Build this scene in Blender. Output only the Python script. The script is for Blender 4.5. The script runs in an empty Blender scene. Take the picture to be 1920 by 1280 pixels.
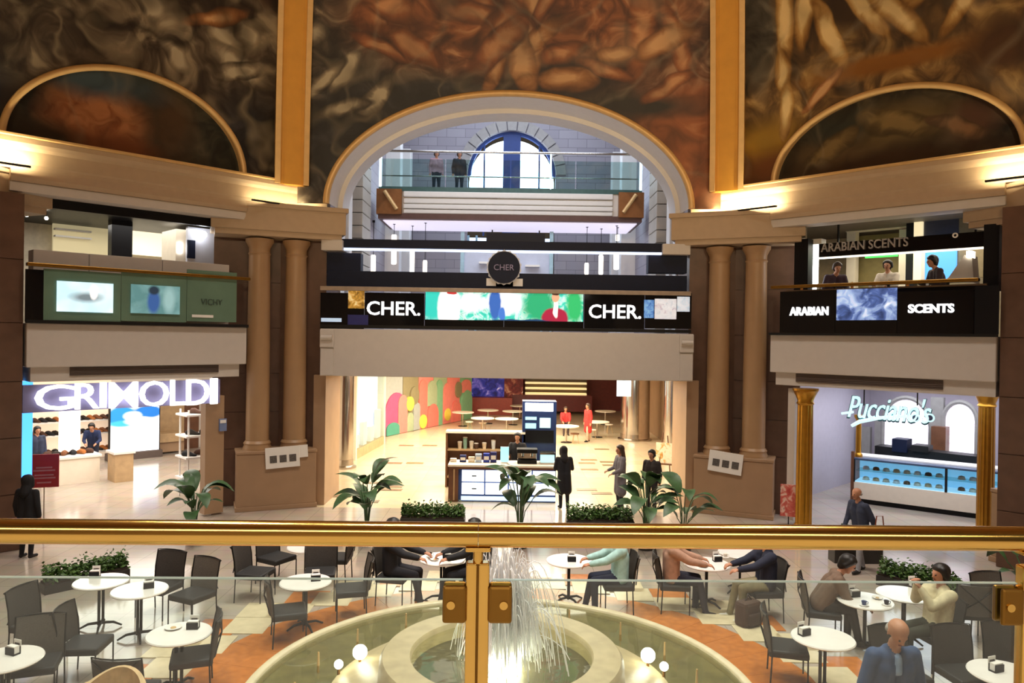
import bpy, bmesh, math, random
import numpy as np
from mathutils import Vector, Matrix, Euler
random.seed(7)
S = bpy.context.scene
COL = S.collection
PI = math.pi
def R(d): return math.radians(d)

# ---------------------------------------------------------------- camera
FPX = 1400.0                         # focal length in pixels of the 1920x1280 frame
CAM = Vector((0.14, 0.0, 4.7)); PITCH = 8/1400.0; ROLL = 0.015
cd = bpy.data.cameras.new('camera'); cam = bpy.data.objects.new('camera', cd); COL.objects.link(cam)
cd.sensor_width = 36; cd.lens = FPX/1920*36; cd.clip_start = 0.05; cd.clip_end = 300
CM = (Matrix.Rotation(PI/2-PITCH, 3, 'X') @ Matrix.Rotation(ROLL, 3, 'Z'))
cam.matrix_world = Matrix.Translation(CAM) @ CM.to_4x4()
S.camera = cam
def ray(px, py): return CM @ Vector(((px-960)/FPX, -(py-640)/FPX, -1))
def atz(px, py, z):
    d = ray(px, py); return CAM + d*((z-CAM.z)/d.z)
def aty(px, py, y):
    d = ray(px, py); return CAM + d*((y-CAM.y)/d.y)

# ---------------------------------------------------------------- world, exposure, large lights
S.view_settings.view_transform = 'Standard'; S.view_settings.look = 'None'
S.view_settings.gamma = 1.0; S.view_settings.use_curve_mapping = False
S.view_settings.exposure = 0.0
w = bpy.data.worlds.new('world'); S.world = w; w.use_nodes = True
bg = w.node_tree.nodes['Background']; bg.inputs[0].default_value = (1.0, .80, .58, 1); bg.inputs[1].default_value = .05
def area(name, loc, rot, sx, sy, power, col=(1, .85, .66), spread=180):
    l = bpy.data.lights.new(name, 'AREA'); l.shape = 'RECTANGLE'; l.size = sx; l.size_y = sy; l.energy = power; l.color = col
    l.spread = R(spread)
    o = bpy.data.objects.new(name, l); COL.objects.link(o); o.location = loc; o.rotation_euler = rot; return o
def spot(name, loc, target, power, col, size=60, blend=.6, rad=.1):
    l = bpy.data.lights.new(name, 'SPOT'); l.energy = power; l.color = col; l.spot_size = R(size); l.spot_blend = blend; l.shadow_soft_size = rad
    o = bpy.data.objects.new(name, l); COL.objects.link(o); o.location = loc
    o.rotation_euler = (Vector(target)-Vector(loc)).to_track_quat('-Z', 'Y').to_euler(); return o
def point(name, loc, power, col, rad=.1):
    l = bpy.data.lights.new(name, 'POINT'); l.energy = power; l.color = col; l.shadow_soft_size = rad
    o = bpy.data.objects.new(name, l); COL.objects.link(o); o.location = loc; return o
WARM = (1, .76, .48); NEUT = (1, .92, .82); COOL = (.80, .89, 1)
for k in range(12):                                                                   # ring of lamps under the dome, over the cafe
    a_ = 2*PI*(k+.5)/12; area('hall_light', (5.6*math.cos(a_), 9.6+5.6*math.sin(a_), 14.6), (0, 0, 0), .7, .7, 135, NEUT, 95)
area('corridor_light', (0, 29, 3.50), (0, 0, 0), 8, 15, 2300, (1, .87, .68))         # ceiling panels of the ground corridor
area('upper_corridor_light', (0, 29, 16.6), (0, 0, 0), 8, 12, 800, (.72, .82, 1))            # skylight of the upper corridor
area('bridge_front_fill', (0, 22.2, 12.6), (R(60), 0, 0), 7, .4, 220, (.85, .9, 1))                # added fill hidden behind the arch wall, brightens the bridge fascia
area('rail_fill', (0, -2.5, 7.2), (0, 0, 0), 9, .6, 260, NEUT)                               # added unseen fill behind the camera, gives the brass rail bright reflections
area('upper_bridge_light', (0, 25, 8.7), (0, 0, 0), 6, 3, 90, COOL)
for sx in (-1, 1):                                                                    # flood lamps on the opposite cornice aimed at the paintings
    spot('mural_flood', (sx*3.0, 1.0, 8.9), (sx*1.5, 20.3, 12.6), 2100, (1, .74, .44), 62, .8, .3)
    spot('mural_flood', (sx*7.5, 6.0, 8.6), (sx*9.0, 17.6, 12.4), 900 if sx > 0 else 420, (1, .74, .44), 80, .9, .3)

# ---------------------------------------------------------------- materials
def lin(c):
    c = c.lstrip('#'); v = [int(c[i:i+2], 16)/255 for i in (0, 2, 4)]
    return tuple(x/12.92 if x <= .04045 else ((x+.055)/1.055)**2.4 for x in v)+(1,)
MATS = {}
def pm(name, col, rough=.5, metal=0, var=.12, scale=6, bump=0, spec=.5, alpha=1, coat=0):
    if name in MATS: return MATS[name]
    m = bpy.data.materials.new(name); m.use_nodes = True; nt = m.node_tree; b = nt.nodes['Principled BSDF']
    c = lin(col)
    b.inputs['Roughness'].default_value = rough; b.inputs['Metallic'].default_value = metal
    b.inputs['Specular IOR Level'].default_value = spec
    if coat: b.inputs['Coat Weight'].default_value = coat
    tc = nt.nodes.new('ShaderNodeTexCoord'); no = nt.nodes.new('ShaderNodeTexNoise'); no.inputs['Scale'].default_value = scale; no.inputs['Detail'].default_value = 4
    nt.links.new(tc.outputs['Object'], no.inputs['Vector'])
    rp = nt.nodes.new('ShaderNodeValToRGB'); rp.color_ramp.elements[0].position = .3; rp.color_ramp.elements[1].position = .7
    rp.color_ramp.elements[0].color = tuple(x*(1-var) for x in c[:3])+(1,); rp.color_ramp.elements[1].color = tuple(min(1, x*(1+var)) for x in c[:3])+(1,)
    nt.links.new(no.outputs['Fac'], rp.inputs['Fac']); nt.links.new(rp.outputs['Color'], b.inputs['Base Color'])
    if bump:
        bn = nt.nodes.new('ShaderNodeBump'); bn.inputs['Strength'].default_value = bump; bn.inputs['Distance'].default_value = .02
        nt.links.new(no.outputs['Fac'], bn.inputs['Height']); nt.links.new(bn.outputs['Normal'], b.inputs['Normal'])
    MATS[name] = m; return m
def em(name, col, strength):
    if name in MATS: return MATS[name]
    m = bpy.data.materials.new(name); m.use_nodes = True; b = m.node_tree.nodes['Principled BSDF']
    c = lin(col); b.inputs['Base Color'].default_value = c; b.inputs['Emission Color'].default_value = c; b.inputs['Emission Strength'].default_value = strength
    MATS[name] = m; return m
def glass(name, tint='#ffffff', gloss=.08, rough=.02, extra=None):
    if name in MATS: return MATS[name]
    m = bpy.data.materials.new(name); m.use_nodes = True; nt = m.node_tree; nt.nodes.clear()
    o = nt.nodes.new('ShaderNodeOutputMaterial'); mx = nt.nodes.new('ShaderNodeMixShader'); t = nt.nodes.new('ShaderNodeBsdfTransparent'); g = nt.nodes.new('ShaderNodeBsdfGlossy')
    t.inputs[0].default_value = lin(tint); g.inputs['Roughness'].default_value = rough; mx.inputs[0].default_value = gloss
    nt.links.new(t.outputs[0], mx.inputs[1]); nt.links.new(g.outputs[0], mx.inputs[2]); nt.links.new(mx.outputs[0], o.inputs[0])
    MATS[name] = m; return m
def picture(name, ramp, blobs=(), scale=3, warp=.6, emit=None, rough=.6, axis='XZ', stretch=(1, 1), detail=5, warpscale=None, fine=0):
    """flat print / painted surface: domain-warped noise through a colour ramp, plus soft colour masses (u, v, ru, rv, colour, soft)
       in object coordinates (metres)."""
    m = bpy.data.materials.new(name); m.use_nodes = True; nt = m.node_tree; b = nt.nodes['Principled BSDF']; L = nt.links.new
    b.inputs['Roughness'].default_value = rough
    tc = nt.nodes.new('ShaderNodeTexCoord'); sp = nt.nodes.new('ShaderNodeSeparateXYZ'); L(tc.outputs['Object'], sp.inputs[0])
    cb = nt.nodes.new('ShaderNodeCombineXYZ'); L(sp.outputs['X'], cb.inputs['X']); L(sp.outputs['Z'], cb.inputs['Y'])
    n1 = nt.nodes.new('ShaderNodeTexNoise'); n1.inputs['Scale'].default_value = warpscale or scale*.55; n1.inputs['Detail'].default_value = 2
    L(cb.outputs[0], n1.inputs['Vector'])
    sb = nt.nodes.new('ShaderNodeVectorMath'); sb.operation = 'SUBTRACT'; sb.inputs[1].default_value = (.5, .5, .5); L(n1.outputs['Color'], sb.inputs[0])
    sc = nt.nodes.new('ShaderNodeVectorMath'); sc.operation = 'SCALE'; sc.inputs['Scale'].default_value = warp; L(sb.outputs[0], sc.inputs[0])
    ad = nt.nodes.new('ShaderNodeVectorMath'); ad.operation = 'ADD'; L(cb.outputs[0], ad.inputs[0]); L(sc.outputs[0], ad.inputs[1])
    mu = nt.nodes.new('ShaderNodeVectorMath'); mu.operation = 'MULTIPLY'; mu.inputs[1].default_value = (stretch[0], stretch[1], 1); L(ad.outputs[0], mu.inputs[0])
    n2 = nt.nodes.new('ShaderNodeTexNoise'); n2.inputs['Scale'].default_value = scale; n2.inputs['Detail'].default_value = detail; n2.inputs['Distortion'].default_value = 1.2 if fine else .8; L(mu.outputs[0], n2.inputs['Vector'])
    rp = nt.nodes.new('ShaderNodeValToRGB'); e = rp.color_ramp.elements
    while len(e) < len(ramp): e.new(.5)
    for i, (p, c) in enumerate(ramp): e[i].position = p; e[i].color = lin(c)
    L(n2.outputs['Fac'], rp.inputs['Fac']); cur = rp.outputs['Color']
    # flatten warp for the masses so their edges follow the brushwork
    sc2 = nt.nodes.new('ShaderNodeVectorMath'); sc2.operation = 'SCALE'; sc2.inputs['Scale'].default_value = warp*.5; L(sb.outputs[0], sc2.inputs[0])
    ad2 = nt.nodes.new('ShaderNodeVectorMath'); ad2.operation = 'ADD'; L(cb.outputs[0], ad2.inputs[0]); L(sc2.outputs[0], ad2.inputs[1])
    for bl in blobs:
        (u, v, ru, rv, c, soft) = bl[:6]; rot = bl[6] if len(bl) > 6 else 0
        s1 = nt.nodes.new('ShaderNodeVectorMath'); s1.operation = 'SUBTRACT'; s1.inputs[1].default_value = (u, v, 0); L(ad2.outputs[0], s1.inputs[0])
        src = s1.outputs[0]
        if rot:
            vr = nt.nodes.new('ShaderNodeVectorRotate'); vr.rotation_type = 'Z_AXIS'; vr.inputs['Angle'].default_value = -R(rot); L(src, vr.inputs['Vector']); src = vr.outputs[0]
        s2 = nt.nodes.new('ShaderNodeVectorMath'); s2.operation = 'MULTIPLY'; s2.inputs[1].default_value = (1/ru, 1/rv, 0); L(src, s2.inputs[0])
        ln = nt.nodes.new('ShaderNodeVectorMath'); ln.operation = 'LENGTH'; L(s2.outputs[0], ln.inputs[0])
        mr = nt.nodes.new('ShaderNodeMapRange'); mr.inputs['From Min'].default_value = 1+soft; mr.inputs['From Max'].default_value = 1-soft; L(ln.outputs['Value'], mr.inputs['Value'])
        mx = nt.nodes.new('ShaderNodeMix'); mx.data_type = 'RGBA'; L(mr.outputs[0], mx.inputs['Factor']); L(cur, mx.inputs['A'])
        if isinstance(c, (list, tuple)):
            r2 = nt.nodes.new('ShaderNodeValToRGB'); e2 = r2.color_ramp.elements
            while len(e2) < len(c): e2.new(.5)
            for i, (p, cc) in enumerate(c): e2[i].position = p; e2[i].color = lin(cc)
            if len(bl) > 7:      # modelled form: paint runs from light in the middle to dark at the rim, broken by the brushwork
                fm = nt.nodes.new('ShaderNodeMath'); fm.operation = 'MULTIPLY_ADD'; fm.inputs[1].default_value = -.42; fm.inputs[2].default_value = .52; L(ln.outputs['Value'], fm.inputs[0])
                fa = nt.nodes.new('ShaderNodeMath'); fa.operation = 'MULTIPLY_ADD'; fa.inputs[1].default_value = .55; L(n2.outputs['Fac'], fa.inputs[0]); L(fm.outputs[0], fa.inputs[2]); L(fa.outputs[0], r2.inputs['Fac'])
            else: L(n2.outputs['Fac'], r2.inputs['Fac'])
            L(r2.outputs['Color'], mx.inputs['B'])
        else: mx.inputs['B'].default_value = lin(c)
        cur = mx.outputs['Result']
    if fine:
        for (sc_, sd, wdt, colr, am) in ((.30, 0, .05, '#a8997c', .45*fine), (.34, 7, .09, '#0d0a08', .8*fine)):
            of = nt.nodes.new('ShaderNodeVectorMath'); of.operation = 'ADD'; of.inputs[1].default_value = (sd, sd*.7, sd); L(ad.outputs[0], of.inputs[0])
            n3 = nt.nodes.new('ShaderNodeTexNoise'); n3.inputs['Scale'].default_value = sc_; n3.inputs['Detail'].default_value = 1; n3.inputs['Roughness'].default_value = .3; n3.inputs['Distortion'].default_value = 1.6; L(of.outputs[0], n3.inputs['Vector'])
            m1 = nt.nodes.new('ShaderNodeMath'); m1.operation = 'SUBTRACT'; m1.inputs[1].default_value = .5; L(n3.outputs['Fac'], m1.inputs[0]); m2 = nt.nodes.new('ShaderNodeMath'); m2.operation = 'ABSOLUTE'; L(m1.outputs[0], m2.inputs[0])
            m3 = nt.nodes.new('ShaderNodeMapRange'); m3.inputs['From Min'].default_value = wdt; m3.inputs['From Max'].default_value = 0; m3.inputs['To Max'].default_value = am; L(m2.outputs[0], m3.inputs['Value'])
            mm = nt.nodes.new('ShaderNodeMix'); mm.data_type = 'RGBA'; L(m3.outputs[0], mm.inputs['Factor']); L(cur, mm.inputs['A']); mm.inputs['B'].default_value = lin(colr); cur = mm.outputs['Result']
    L(cur, b.inputs['Base Color'])
    if emit: L(cur, b.inputs['Emission Color']); b.inputs['Emission Strength'].default_value = emit
    return m

M = dict(
    floor=None,
    marble=pm('brown_marble', '#64493a', .35, var=.16, scale=3),
    stone=pm('beige_stone', '#a58566', .45, var=.06, scale=2),
    column=pm('column_stone', '#ab8862', .42, var=.05, scale=2),
    plaster=pm('cream_plaster', '#cbc2b8', .6, var=.02),
    cornice=pm('cornice_plaster', '#b59c7e', .55, var=.03),
    gold=pm('gold_paint', '#cf9434', .45, .2, var=.05, scale=3),
    goldtrim=pm('gold_leaf_trim', '#dab378', .42, .2, var=.05),
    brass=pm('polished_brass', '#dcb25e', .16, 1, var=.03),
    brassd=pm('satin_brass', '#8a6428', .38, .9, var=.08),
    white=pm('white_paint', '#e8e4de', .5, var=.02),
    warmwhite=pm('warm_white_paint', '#efe3cf', .5, var=.03),
    black=pm('black_lacquer', '#0e0e12', .4, var=.1, spec=.25),
    bglass=pm('black_glass', '#07090e', .08, var=.05, spec=.4),
    navy=pm('navy_paint', '#131a30', .5, var=.1, spec=.2),
    dark=pm('dark_metal', '#141210', .5, 0, var=.1, spec=.3),
    chairfab=pm('chair_weave', '#5e5851', .75, var=.18, scale=60, bump=.1),
    chairdark=pm('chair_weave_dark', '#3f3a36', .75, var=.18, scale=60, bump=.1),
    seat=pm('seat_black', '#242323', .6, var=.12, scale=20),
    tabletop=pm('table_marble', '#f1ece6', .18, var=.04, scale=5),
    leaf=pm('leaf_green', '#3c5a34', .45, var=.35, scale=9),
    leaf2=pm('hedge_green', '#46652a', .55, var=.45, scale=14),
    pot=pm('planter_dark', '#2b2724', .5, var=.1),
    wood=pm('walnut', '#6a432b', .45, var=.2, scale=4),
    oak=pm('light_oak', '#b99a72', .5, var=.12, scale=5),
    chrome=pm('brushed_steel', '#b9b2aa', .16, 1, var=.05),
    grey=pm('grey_stone', '#8d8a86', .6, var=.08),
    corr=pm('corridor_stone', '#b9b3aa', .65, var=.10, scale=2),
    vent=pm('vent_grey', '#5b4d46', .6, var=.05),
    orange=pm('terracotta_marble', '#bd7132', .22, var=.18, scale=7),
    cream=pm('cream_marble', '#d9c9a6', .22, var=.08, scale=6),
    basin=pm('basin_stone', '#b3a27c', .4, var=.14, scale=5),
    poolbed=pm('pool_bed', '#8d8263', .5, var=.25, scale=4),
    skin=pm('skin', '#b98263', .55, var=.06), skin2=pm('skin_tan', '#8d5c42', .55, var=.06),
    hairk=pm('hair_black', '#17120f', .5, var=.2, scale=30), hairb=pm('hair_brown', '#3c281b', .5, var=.2, scale=30), hairg=pm('hair_grey', '#9a948c', .6, var=.1, scale=30),
    clear=glass('clear_glass', '#f4fbf8', .05), green=glass('green_glass', '#dceceb', .08), shopglass=glass('shop_glass', '#eef6f6', .05),
    paper=pm('white_card', '#efebe4', .6, var=.02), print=pm('printed_photo', '#5a5450', .6, var=.5, scale=40),
    ewhite=em('lit_white', '#ffffff', 6), ewarm=em('lit_warm', '#ffe2b0', 5), esign=em('lit_letters', '#ffffff', 1.8), ecool=em('lit_cool', '#dcecff', 4),
)
def cloth(c): return pm('cloth_'+c.strip('#'), c, .8, var=.14, scale=14)

# ---------------------------------------------------------------- mesh helpers
class MB:
    def __init__(s): s.v = []; s.f = []
    def add(s, vs, fs):
        n = len(s.v); s.v += [tuple(v) for v in vs]; s.f += [tuple(i+n for i in f) for f in fs]; return s
    def box(s, x0, x1, y0, y1, z0, z1):
        return s.add([(x0,y0,z0),(x1,y0,z0),(x1,y1,z0),(x0,y1,z0),(x0,y0,z1),(x1,y0,z1),(x1,y1,z1),(x0,y1,z1)],
                     [(0,3,2,1),(4,5,6,7),(0,1,5,4),(1,2,6,5),(2,3,7,6),(3,0,4,7)])
    def cbox(s, x, y, z, sx, sy, sz): return s.box(x-sx/2, x+sx/2, y-sy/2, y+sy/2, z-sz/2, z+sz/2)
    def tube(s, pts, r, n=8, cap=True):
        pts = [Vector(p) for p in pts]; rr = r if isinstance(r, (list, tuple)) else [r]*len(pts); vs = []; fs = []
        up = None
        for i, p in enumerate(pts):
            a = pts[max(0, i-1)]; b = pts[min(len(pts)-1, i+1)]; t = (b-a)
            if t.length < 1e-9: t = Vector((0, 0, 1))
            t.normalize()
            if up is None:
                up = Vector((0, 0, 1)) if abs(t.z) < .9 else Vector((1, 0, 0))
            x = t.cross(up); 
            if x.length < 1e-6: x = t.cross(Vector((1, .3, 0)))
            x.normalize(); y = x.cross(t); up = y
            for k in range(n):
                an = 2*PI*k/n; vs.append(p+(x*math.cos(an)+y*math.sin(an))*rr[i])
        for i in range(len(pts)-1):
            for k in range(n):
                k2 = (k+1) % n; fs.append((i*n+k, i*n+k2, (i+1)*n+k2, (i+1)*n+k))
        if cap: fs.append(tuple(range(n-1, -1, -1))); fs.append(tuple((len(pts)-1)*n+k for k in range(n)))
        return s.add(vs, fs)
    def lathe(s, prof, n=24, c=(0, 0, 0), a0=0, a1=2*PI):
        full = abs(a1-a0-2*PI) < 1e-6; m = n if full else n+1; vs = []; fs = []
        for (r, z) in prof:
            for k in range(m):
                an = a0+(a1-a0)*k/n; vs.append((c[0]+r*math.cos(an), c[1]+r*math.sin(an), c[2]+z))
        for i in range(len(prof)-1):
            for k in range(n):
                k2 = (k+1) % m; fs.append((i*m+k, i*m+k2, (i+1)*m+k2, (i+1)*m+k))
        return s.add(vs, fs)
    def prism(s, poly, y0, y1):                     # poly in (x,z), extruded along y
        n = len(poly); vs = [(x, y0, z) for x, z in poly]+[(x, y1, z) for x, z in poly]
        fs = [tuple(range(n)), tuple(range(2*n-1, n-1, -1))]+[(i, i+n, (i+1) % n+n, (i+1) % n) for i in range(n)]
        return s.add(vs, fs)
    def sphere(s, c, r, n=12, m=8, sc=(1, 1, 1)):
        vs = []; fs = []
        for j in range(m+1):
            th = PI*j/m
            for k in range(n):
                an = 2*PI*k/n; vs.append((c[0]+r*sc[0]*math.sin(th)*math.cos(an), c[1]+r*sc[1]*math.sin(th)*math.sin(an), c[2]+r*sc[2]*math.cos(th)))
        for j in range(m):
            for k in range(n):
                k2 = (k+1) % n; fs.append((j*n+k, (j+1)*n+k, (j+1)*n+k2, j*n+k2))
        return s.add(vs, fs)
    def mesh(s, name, smooth=False):
        me = bpy.data.meshes.new(name); me.from_pydata(s.v, [], s.f); me.validate(); me.update()
        bm = bmesh.new(); bm.from_mesh(me); bmesh.ops.recalc_face_normals(bm, faces=bm.faces); bm.to_mesh(me); bm.free()
        if smooth: me.polygons.foreach_set('use_smooth', [True]*len(me.polygons))
        return me
    def build(s, name, mat, parent=None, loc=(0, 0, 0), rot=(0, 0, 0), smooth=False, bevel=0):
        o = bpy.data.objects.new(name, s.mesh(name, smooth)); COL.objects.link(o); o.data.materials.append(M[mat] if isinstance(mat, str) else mat)
        o.location = loc; o.rotation_euler = rot if not isinstance(rot, (int, float)) else (0, 0, rot)
        if parent: o.parent = parent
        if bevel:
            md = o.modifiers.new('bevel', 'BEVEL'); md.width = bevel; md.segments = 2; md.limit_method = 'ANGLE'
        if smooth and len(s.f) < 4000:
            md = o.modifiers.new('edges', 'EDGE_SPLIT'); md.split_angle = R(50)
        return o
def box(*a): return MB().box(*a)
def cbox(*a): return MB().cbox(*a)
ORD = ('first', 'second', 'third', 'fourth', 'fifth', 'sixth', 'seventh', 'eighth', 'ninth', 'tenth', 'eleventh', 'twelfth', 'thirteenth', 'fourteenth')
def tag(o, label, cat, group=None, kind=None):
    o['label'] = label; o['category'] = cat
    if group: o['group'] = group
    if kind: o['kind'] = kind
    return o
def struct(o, label=None):
    o['kind'] = 'structure'
    if label: o['label'] = label
    return o
def thing(name, label, cat, loc=(0, 0, 0), rz=0, group=None):
    o = bpy.data.objects.new(name, None); o.empty_display_size = .1; COL.objects.link(o); o.location = loc; o.rotation_euler = (0, 0, rz)
    return tag(o, label, cat, group)
def copy_tree(o, parent=None):
    c = o.copy(); COL.objects.link(c)
    if parent: c.parent = parent
    for ch in list(o.children): copy_tree(ch, c)
    return c
def text_mb(body, size, ext=.02, offset=0, shear=0, spacing=1.0, width=None, height=None):
    """letters as a mesh in the XZ plane, centred at the origin, facing -Y"""
    cu = bpy.data.curves.new('t', 'FONT'); cu.body = body; cu.size = size; cu.extrude = ext; cu.offset = offset; cu.shear = shear; cu.space_character = spacing
    cu.align_x = 'CENTER'; cu.align_y = 'CENTER'; cu.resolution_u = 3
    ob = bpy.data.objects.new('t', cu); COL.objects.link(ob); bpy.context.view_layer.update()
    me = bpy.data.meshes.new_from_object(ob.evaluated_get(bpy.context.evaluated_depsgraph_get()))
    mb = MB(); vs = [v.co.copy() for v in me.vertices]
    if not vs: return mb
    x0 = min(v.x for v in vs); x1 = max(v.x for v in vs); y0 = min(v.y for v in vs); y1 = max(v.y for v in vs)
    kx = width/(x1-x0) if width else 1; ky = height/(y1-y0) if height else 1
    mb.add([((v.x-(x0+x1)/2)*kx, -v.z, (v.y-(y0+y1)/2)*ky) for v in vs], [tuple(p.vertices) for p in me.polygons])
    bpy.data.objects.remove(ob); bpy.data.curves.remove(cu); bpy.data.meshes.remove(me); return mb

# frames of the three visible sides of the octagon: x along the face (image right), y away from the hall, z up
FRM = {'C': (Vector((0, 20.3, 0)), 0.0), 'L': (Vector((-8.67, 17.63, 0)), PI/4), 'R': (Vector((8.67, 17.63, 0)), -PI/4)}
def fw(fr, u, d, z=0):
    o, a = FRM[fr]; return Vector((o.x+u*math.cos(a)-d*math.sin(a), o.y+u*math.sin(a)+d*math.cos(a), z))
def fl(fr, px, py, d=0):
    """(u, z) on the plane at depth d of a frame, for a spot seen in the photograph"""
    o, a = FRM[fr]; r = ray(px, py); n = Vector((-math.sin(a), math.cos(a), 0)); u = Vector((math.cos(a), math.sin(a), 0))
    t = ((o-Vector((CAM.x, CAM.y, 0))).dot(n)+d)/Vector((r.x, r.y, 0)).dot(n); p = CAM+r*t
    return (Vector((p.x, p.y, 0))-o).dot(u), p.z
def fplace(o, fr, u=0, d=0, z=0, rz=0):
    o.location = fw(fr, u, d, z); o.rotation_euler = (0, 0, FRM[fr][1]+rz); return o

# ================================================================ STRUCTURE
def blockmat(name, c1, c2, mortar, bw, bh, rough=.6, msize=.012):
    m = bpy.data.materials.new(name); m.use_nodes = True; nt = m.node_tree; b = nt.nodes['Principled BSDF']; b.inputs['Roughness'].default_value = rough
    tc = nt.nodes.new('ShaderNodeTexCoord'); sp = nt.nodes.new('ShaderNodeSeparateXYZ'); cb = nt.nodes.new('ShaderNodeCombineXYZ'); ad = nt.nodes.new('ShaderNodeMath')
    nt.links.new(tc.outputs['Object'], sp.inputs[0]); nt.links.new(sp.outputs['X'], ad.inputs[0]); nt.links.new(sp.outputs['Y'], ad.inputs[1])
    nt.links.new(ad.outputs[0], cb.inputs['X']); nt.links.new(sp.outputs['Z'], cb.inputs['Y'])
    br = nt.nodes.new('ShaderNodeTexBrick'); br.inputs['Color1'].default_value = lin(c1); br.inputs['Color2'].default_value = lin(c2); br.inputs['Mortar'].default_value = lin(mortar)
    br.inputs['Scale'].default_value = 1; br.inputs['Brick Width'].default_value = bw; br.inputs['Row Height'].default_value = bh; br.inputs['Mortar Size'].default_value = msize
    nt.links.new(cb.outputs[0], br.inputs['Vector']); nt.links.new(br.outputs['Color'], b.inputs['Base Color']); return m
def floormat(name, c1, c2, mortar, size, rough):
    m = bpy.data.materials.new(name); m.use_nodes = True; nt = m.node_tree; b = nt.nodes['Principled BSDF']; b.inputs['Roughness'].default_value = rough
    tc = nt.nodes.new('ShaderNodeTexCoord'); br = nt.nodes.new('ShaderNodeTexBrick'); br.offset = 0
    br.inputs['Color1'].default_value = lin(c1); br.inputs['Color2'].default_value = lin(c2); br.inputs['Mortar'].default_value = lin(mortar)
    br.inputs['Scale'].default_value = 1; br.inputs['Brick Width'].default_value = size; br.inputs['Row Height'].default_value = size; br.inputs['Mortar Size'].default_value = .006
    no = nt.nodes.new('ShaderNodeTexNoise'); no.inputs['Scale'].default_value = 2.5; no.inputs['Detail'].default_value = 6
    mx = nt.nodes.new('ShaderNodeMix'); mx.data_type = 'RGBA'; mx.blend_type = 'MULTIPLY'; mx.inputs['Factor'].default_value = .25
    nt.links.new(tc.outputs['Object'], br.inputs['Vector']); nt.links.new(tc.outputs['Object'], no.inputs['Vector'])
    nt.links.new(br.outputs['Color'], mx.inputs['A']); nt.links.new(no.outputs['Color'], mx.inputs['B']); nt.links.new(mx.outputs['Result'], b.inputs['Base Color']); return m
M['floor'] = floormat('hall_floor_marble', '#bcafa0', '#b3a697', '#94887c', .62, .13)
M['cfloor'] = floormat('corridor_floor_marble', '#e2d2b4', '#dccba9', '#c9b896', .9, .18)
M['corr'] = blockmat('corridor_stone_blocks', '#a39da3', '#99939a', '#7a757c', .9, .42)
M['shopwall'] = pm('shop_wall_white', '#eee6dc', .6, var=.02)

struct(box(-26, 26, -7, 20.3, -.2, 0).build('floor', 'floor'), 'pale polished marble floor of the hall')
cf = struct(box(-7.2, 7.2, 20.3, 50, -.2, .0).build('floor_corridor', 'cfloor'), 'bright cream marble floor of the corridor behind the opening')
for (x0, x1, nm) in ((-26, -7.2, 'floor_shop_left'), (7.2, 26, 'floor_shop_right')):
    struct(box(x0, x1, 20.3, 36, -.2, 0).build(nm, 'floor'), 'shop floor of pale stone')
# small dark inlays set into the corridor floor
ime = cbox(0, 0, 0, .62, .30, .012).mesh('floor_inlay'); ime.materials.append(pm('inlay_brown', '#7d6a4e', .3, var=.2))
for (px, py) in [(762, 835), (806, 835), (738, 868), (778, 868), (735, 918), (736, 912), (1100, 868), (1104, 862), (1100, 918), (1128, 842), (1140, 866), (905, 850), (850, 745+60), (700, 905),
                 (765, 790+18), (1128, 925), (1145, 872), (1105, 880), (690, 940), (640, 930)]:
    p = atz(px, py, 0); o = bpy.data.objects.new('floor_inlay', ime); COL.objects.link(o); o.parent = cf; o.location = (p.x, p.y, .004)

LEAN = .021
def lean(z): return -LEAN*max(0, z-8.7)**2
def arch_panel(u0, u1, ztop, uc, zc, a, b, n=64, m=16):
    """wall panel between an elliptical arch and a rectangle, leaning in to the dome"""
    th = sorted(set([PI*i/n for i in range(n+1)]+[math.atan2(ztop-zc, u1-uc), math.atan2(ztop-zc, u0-uc)]), reverse=True)
    mb = MB(); vs = []; fs = []; K = m+1
    for t in th:
        c, s = math.cos(t), math.sin(t); ax, az = uc+a*c, zc+b*s
        k = 1e9
        if c > 1e-6: k = min(k, (u1-uc)/c)
        if c < -1e-6: k = min(k, (u0-uc)/c)
        if s > 1e-6: k = min(k, (ztop-zc)/s)
        ox, oz = uc+k*c, zc+k*s
        for j in range(K):
            f = j/m; x = ax+(ox-ax)*f; z = az+(oz-az)*f; vs.append((x, lean(z), z))
    for i in range(len(th)-1):
        for j in range(m): fs.append((i*K+j, (i+1)*K+j, (i+1)*K+j+1, i*K+j+1))
    mb.add(vs, fs); return mb
def arc_pts(uc, zc, a, b, n=48, dy=0): return [(uc+a*math.cos(PI*i/n), lean(zc+b*math.sin(PI*i/n))+dy, zc+b*math.sin(PI*i/n)) for i in range(n+1)]
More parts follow.
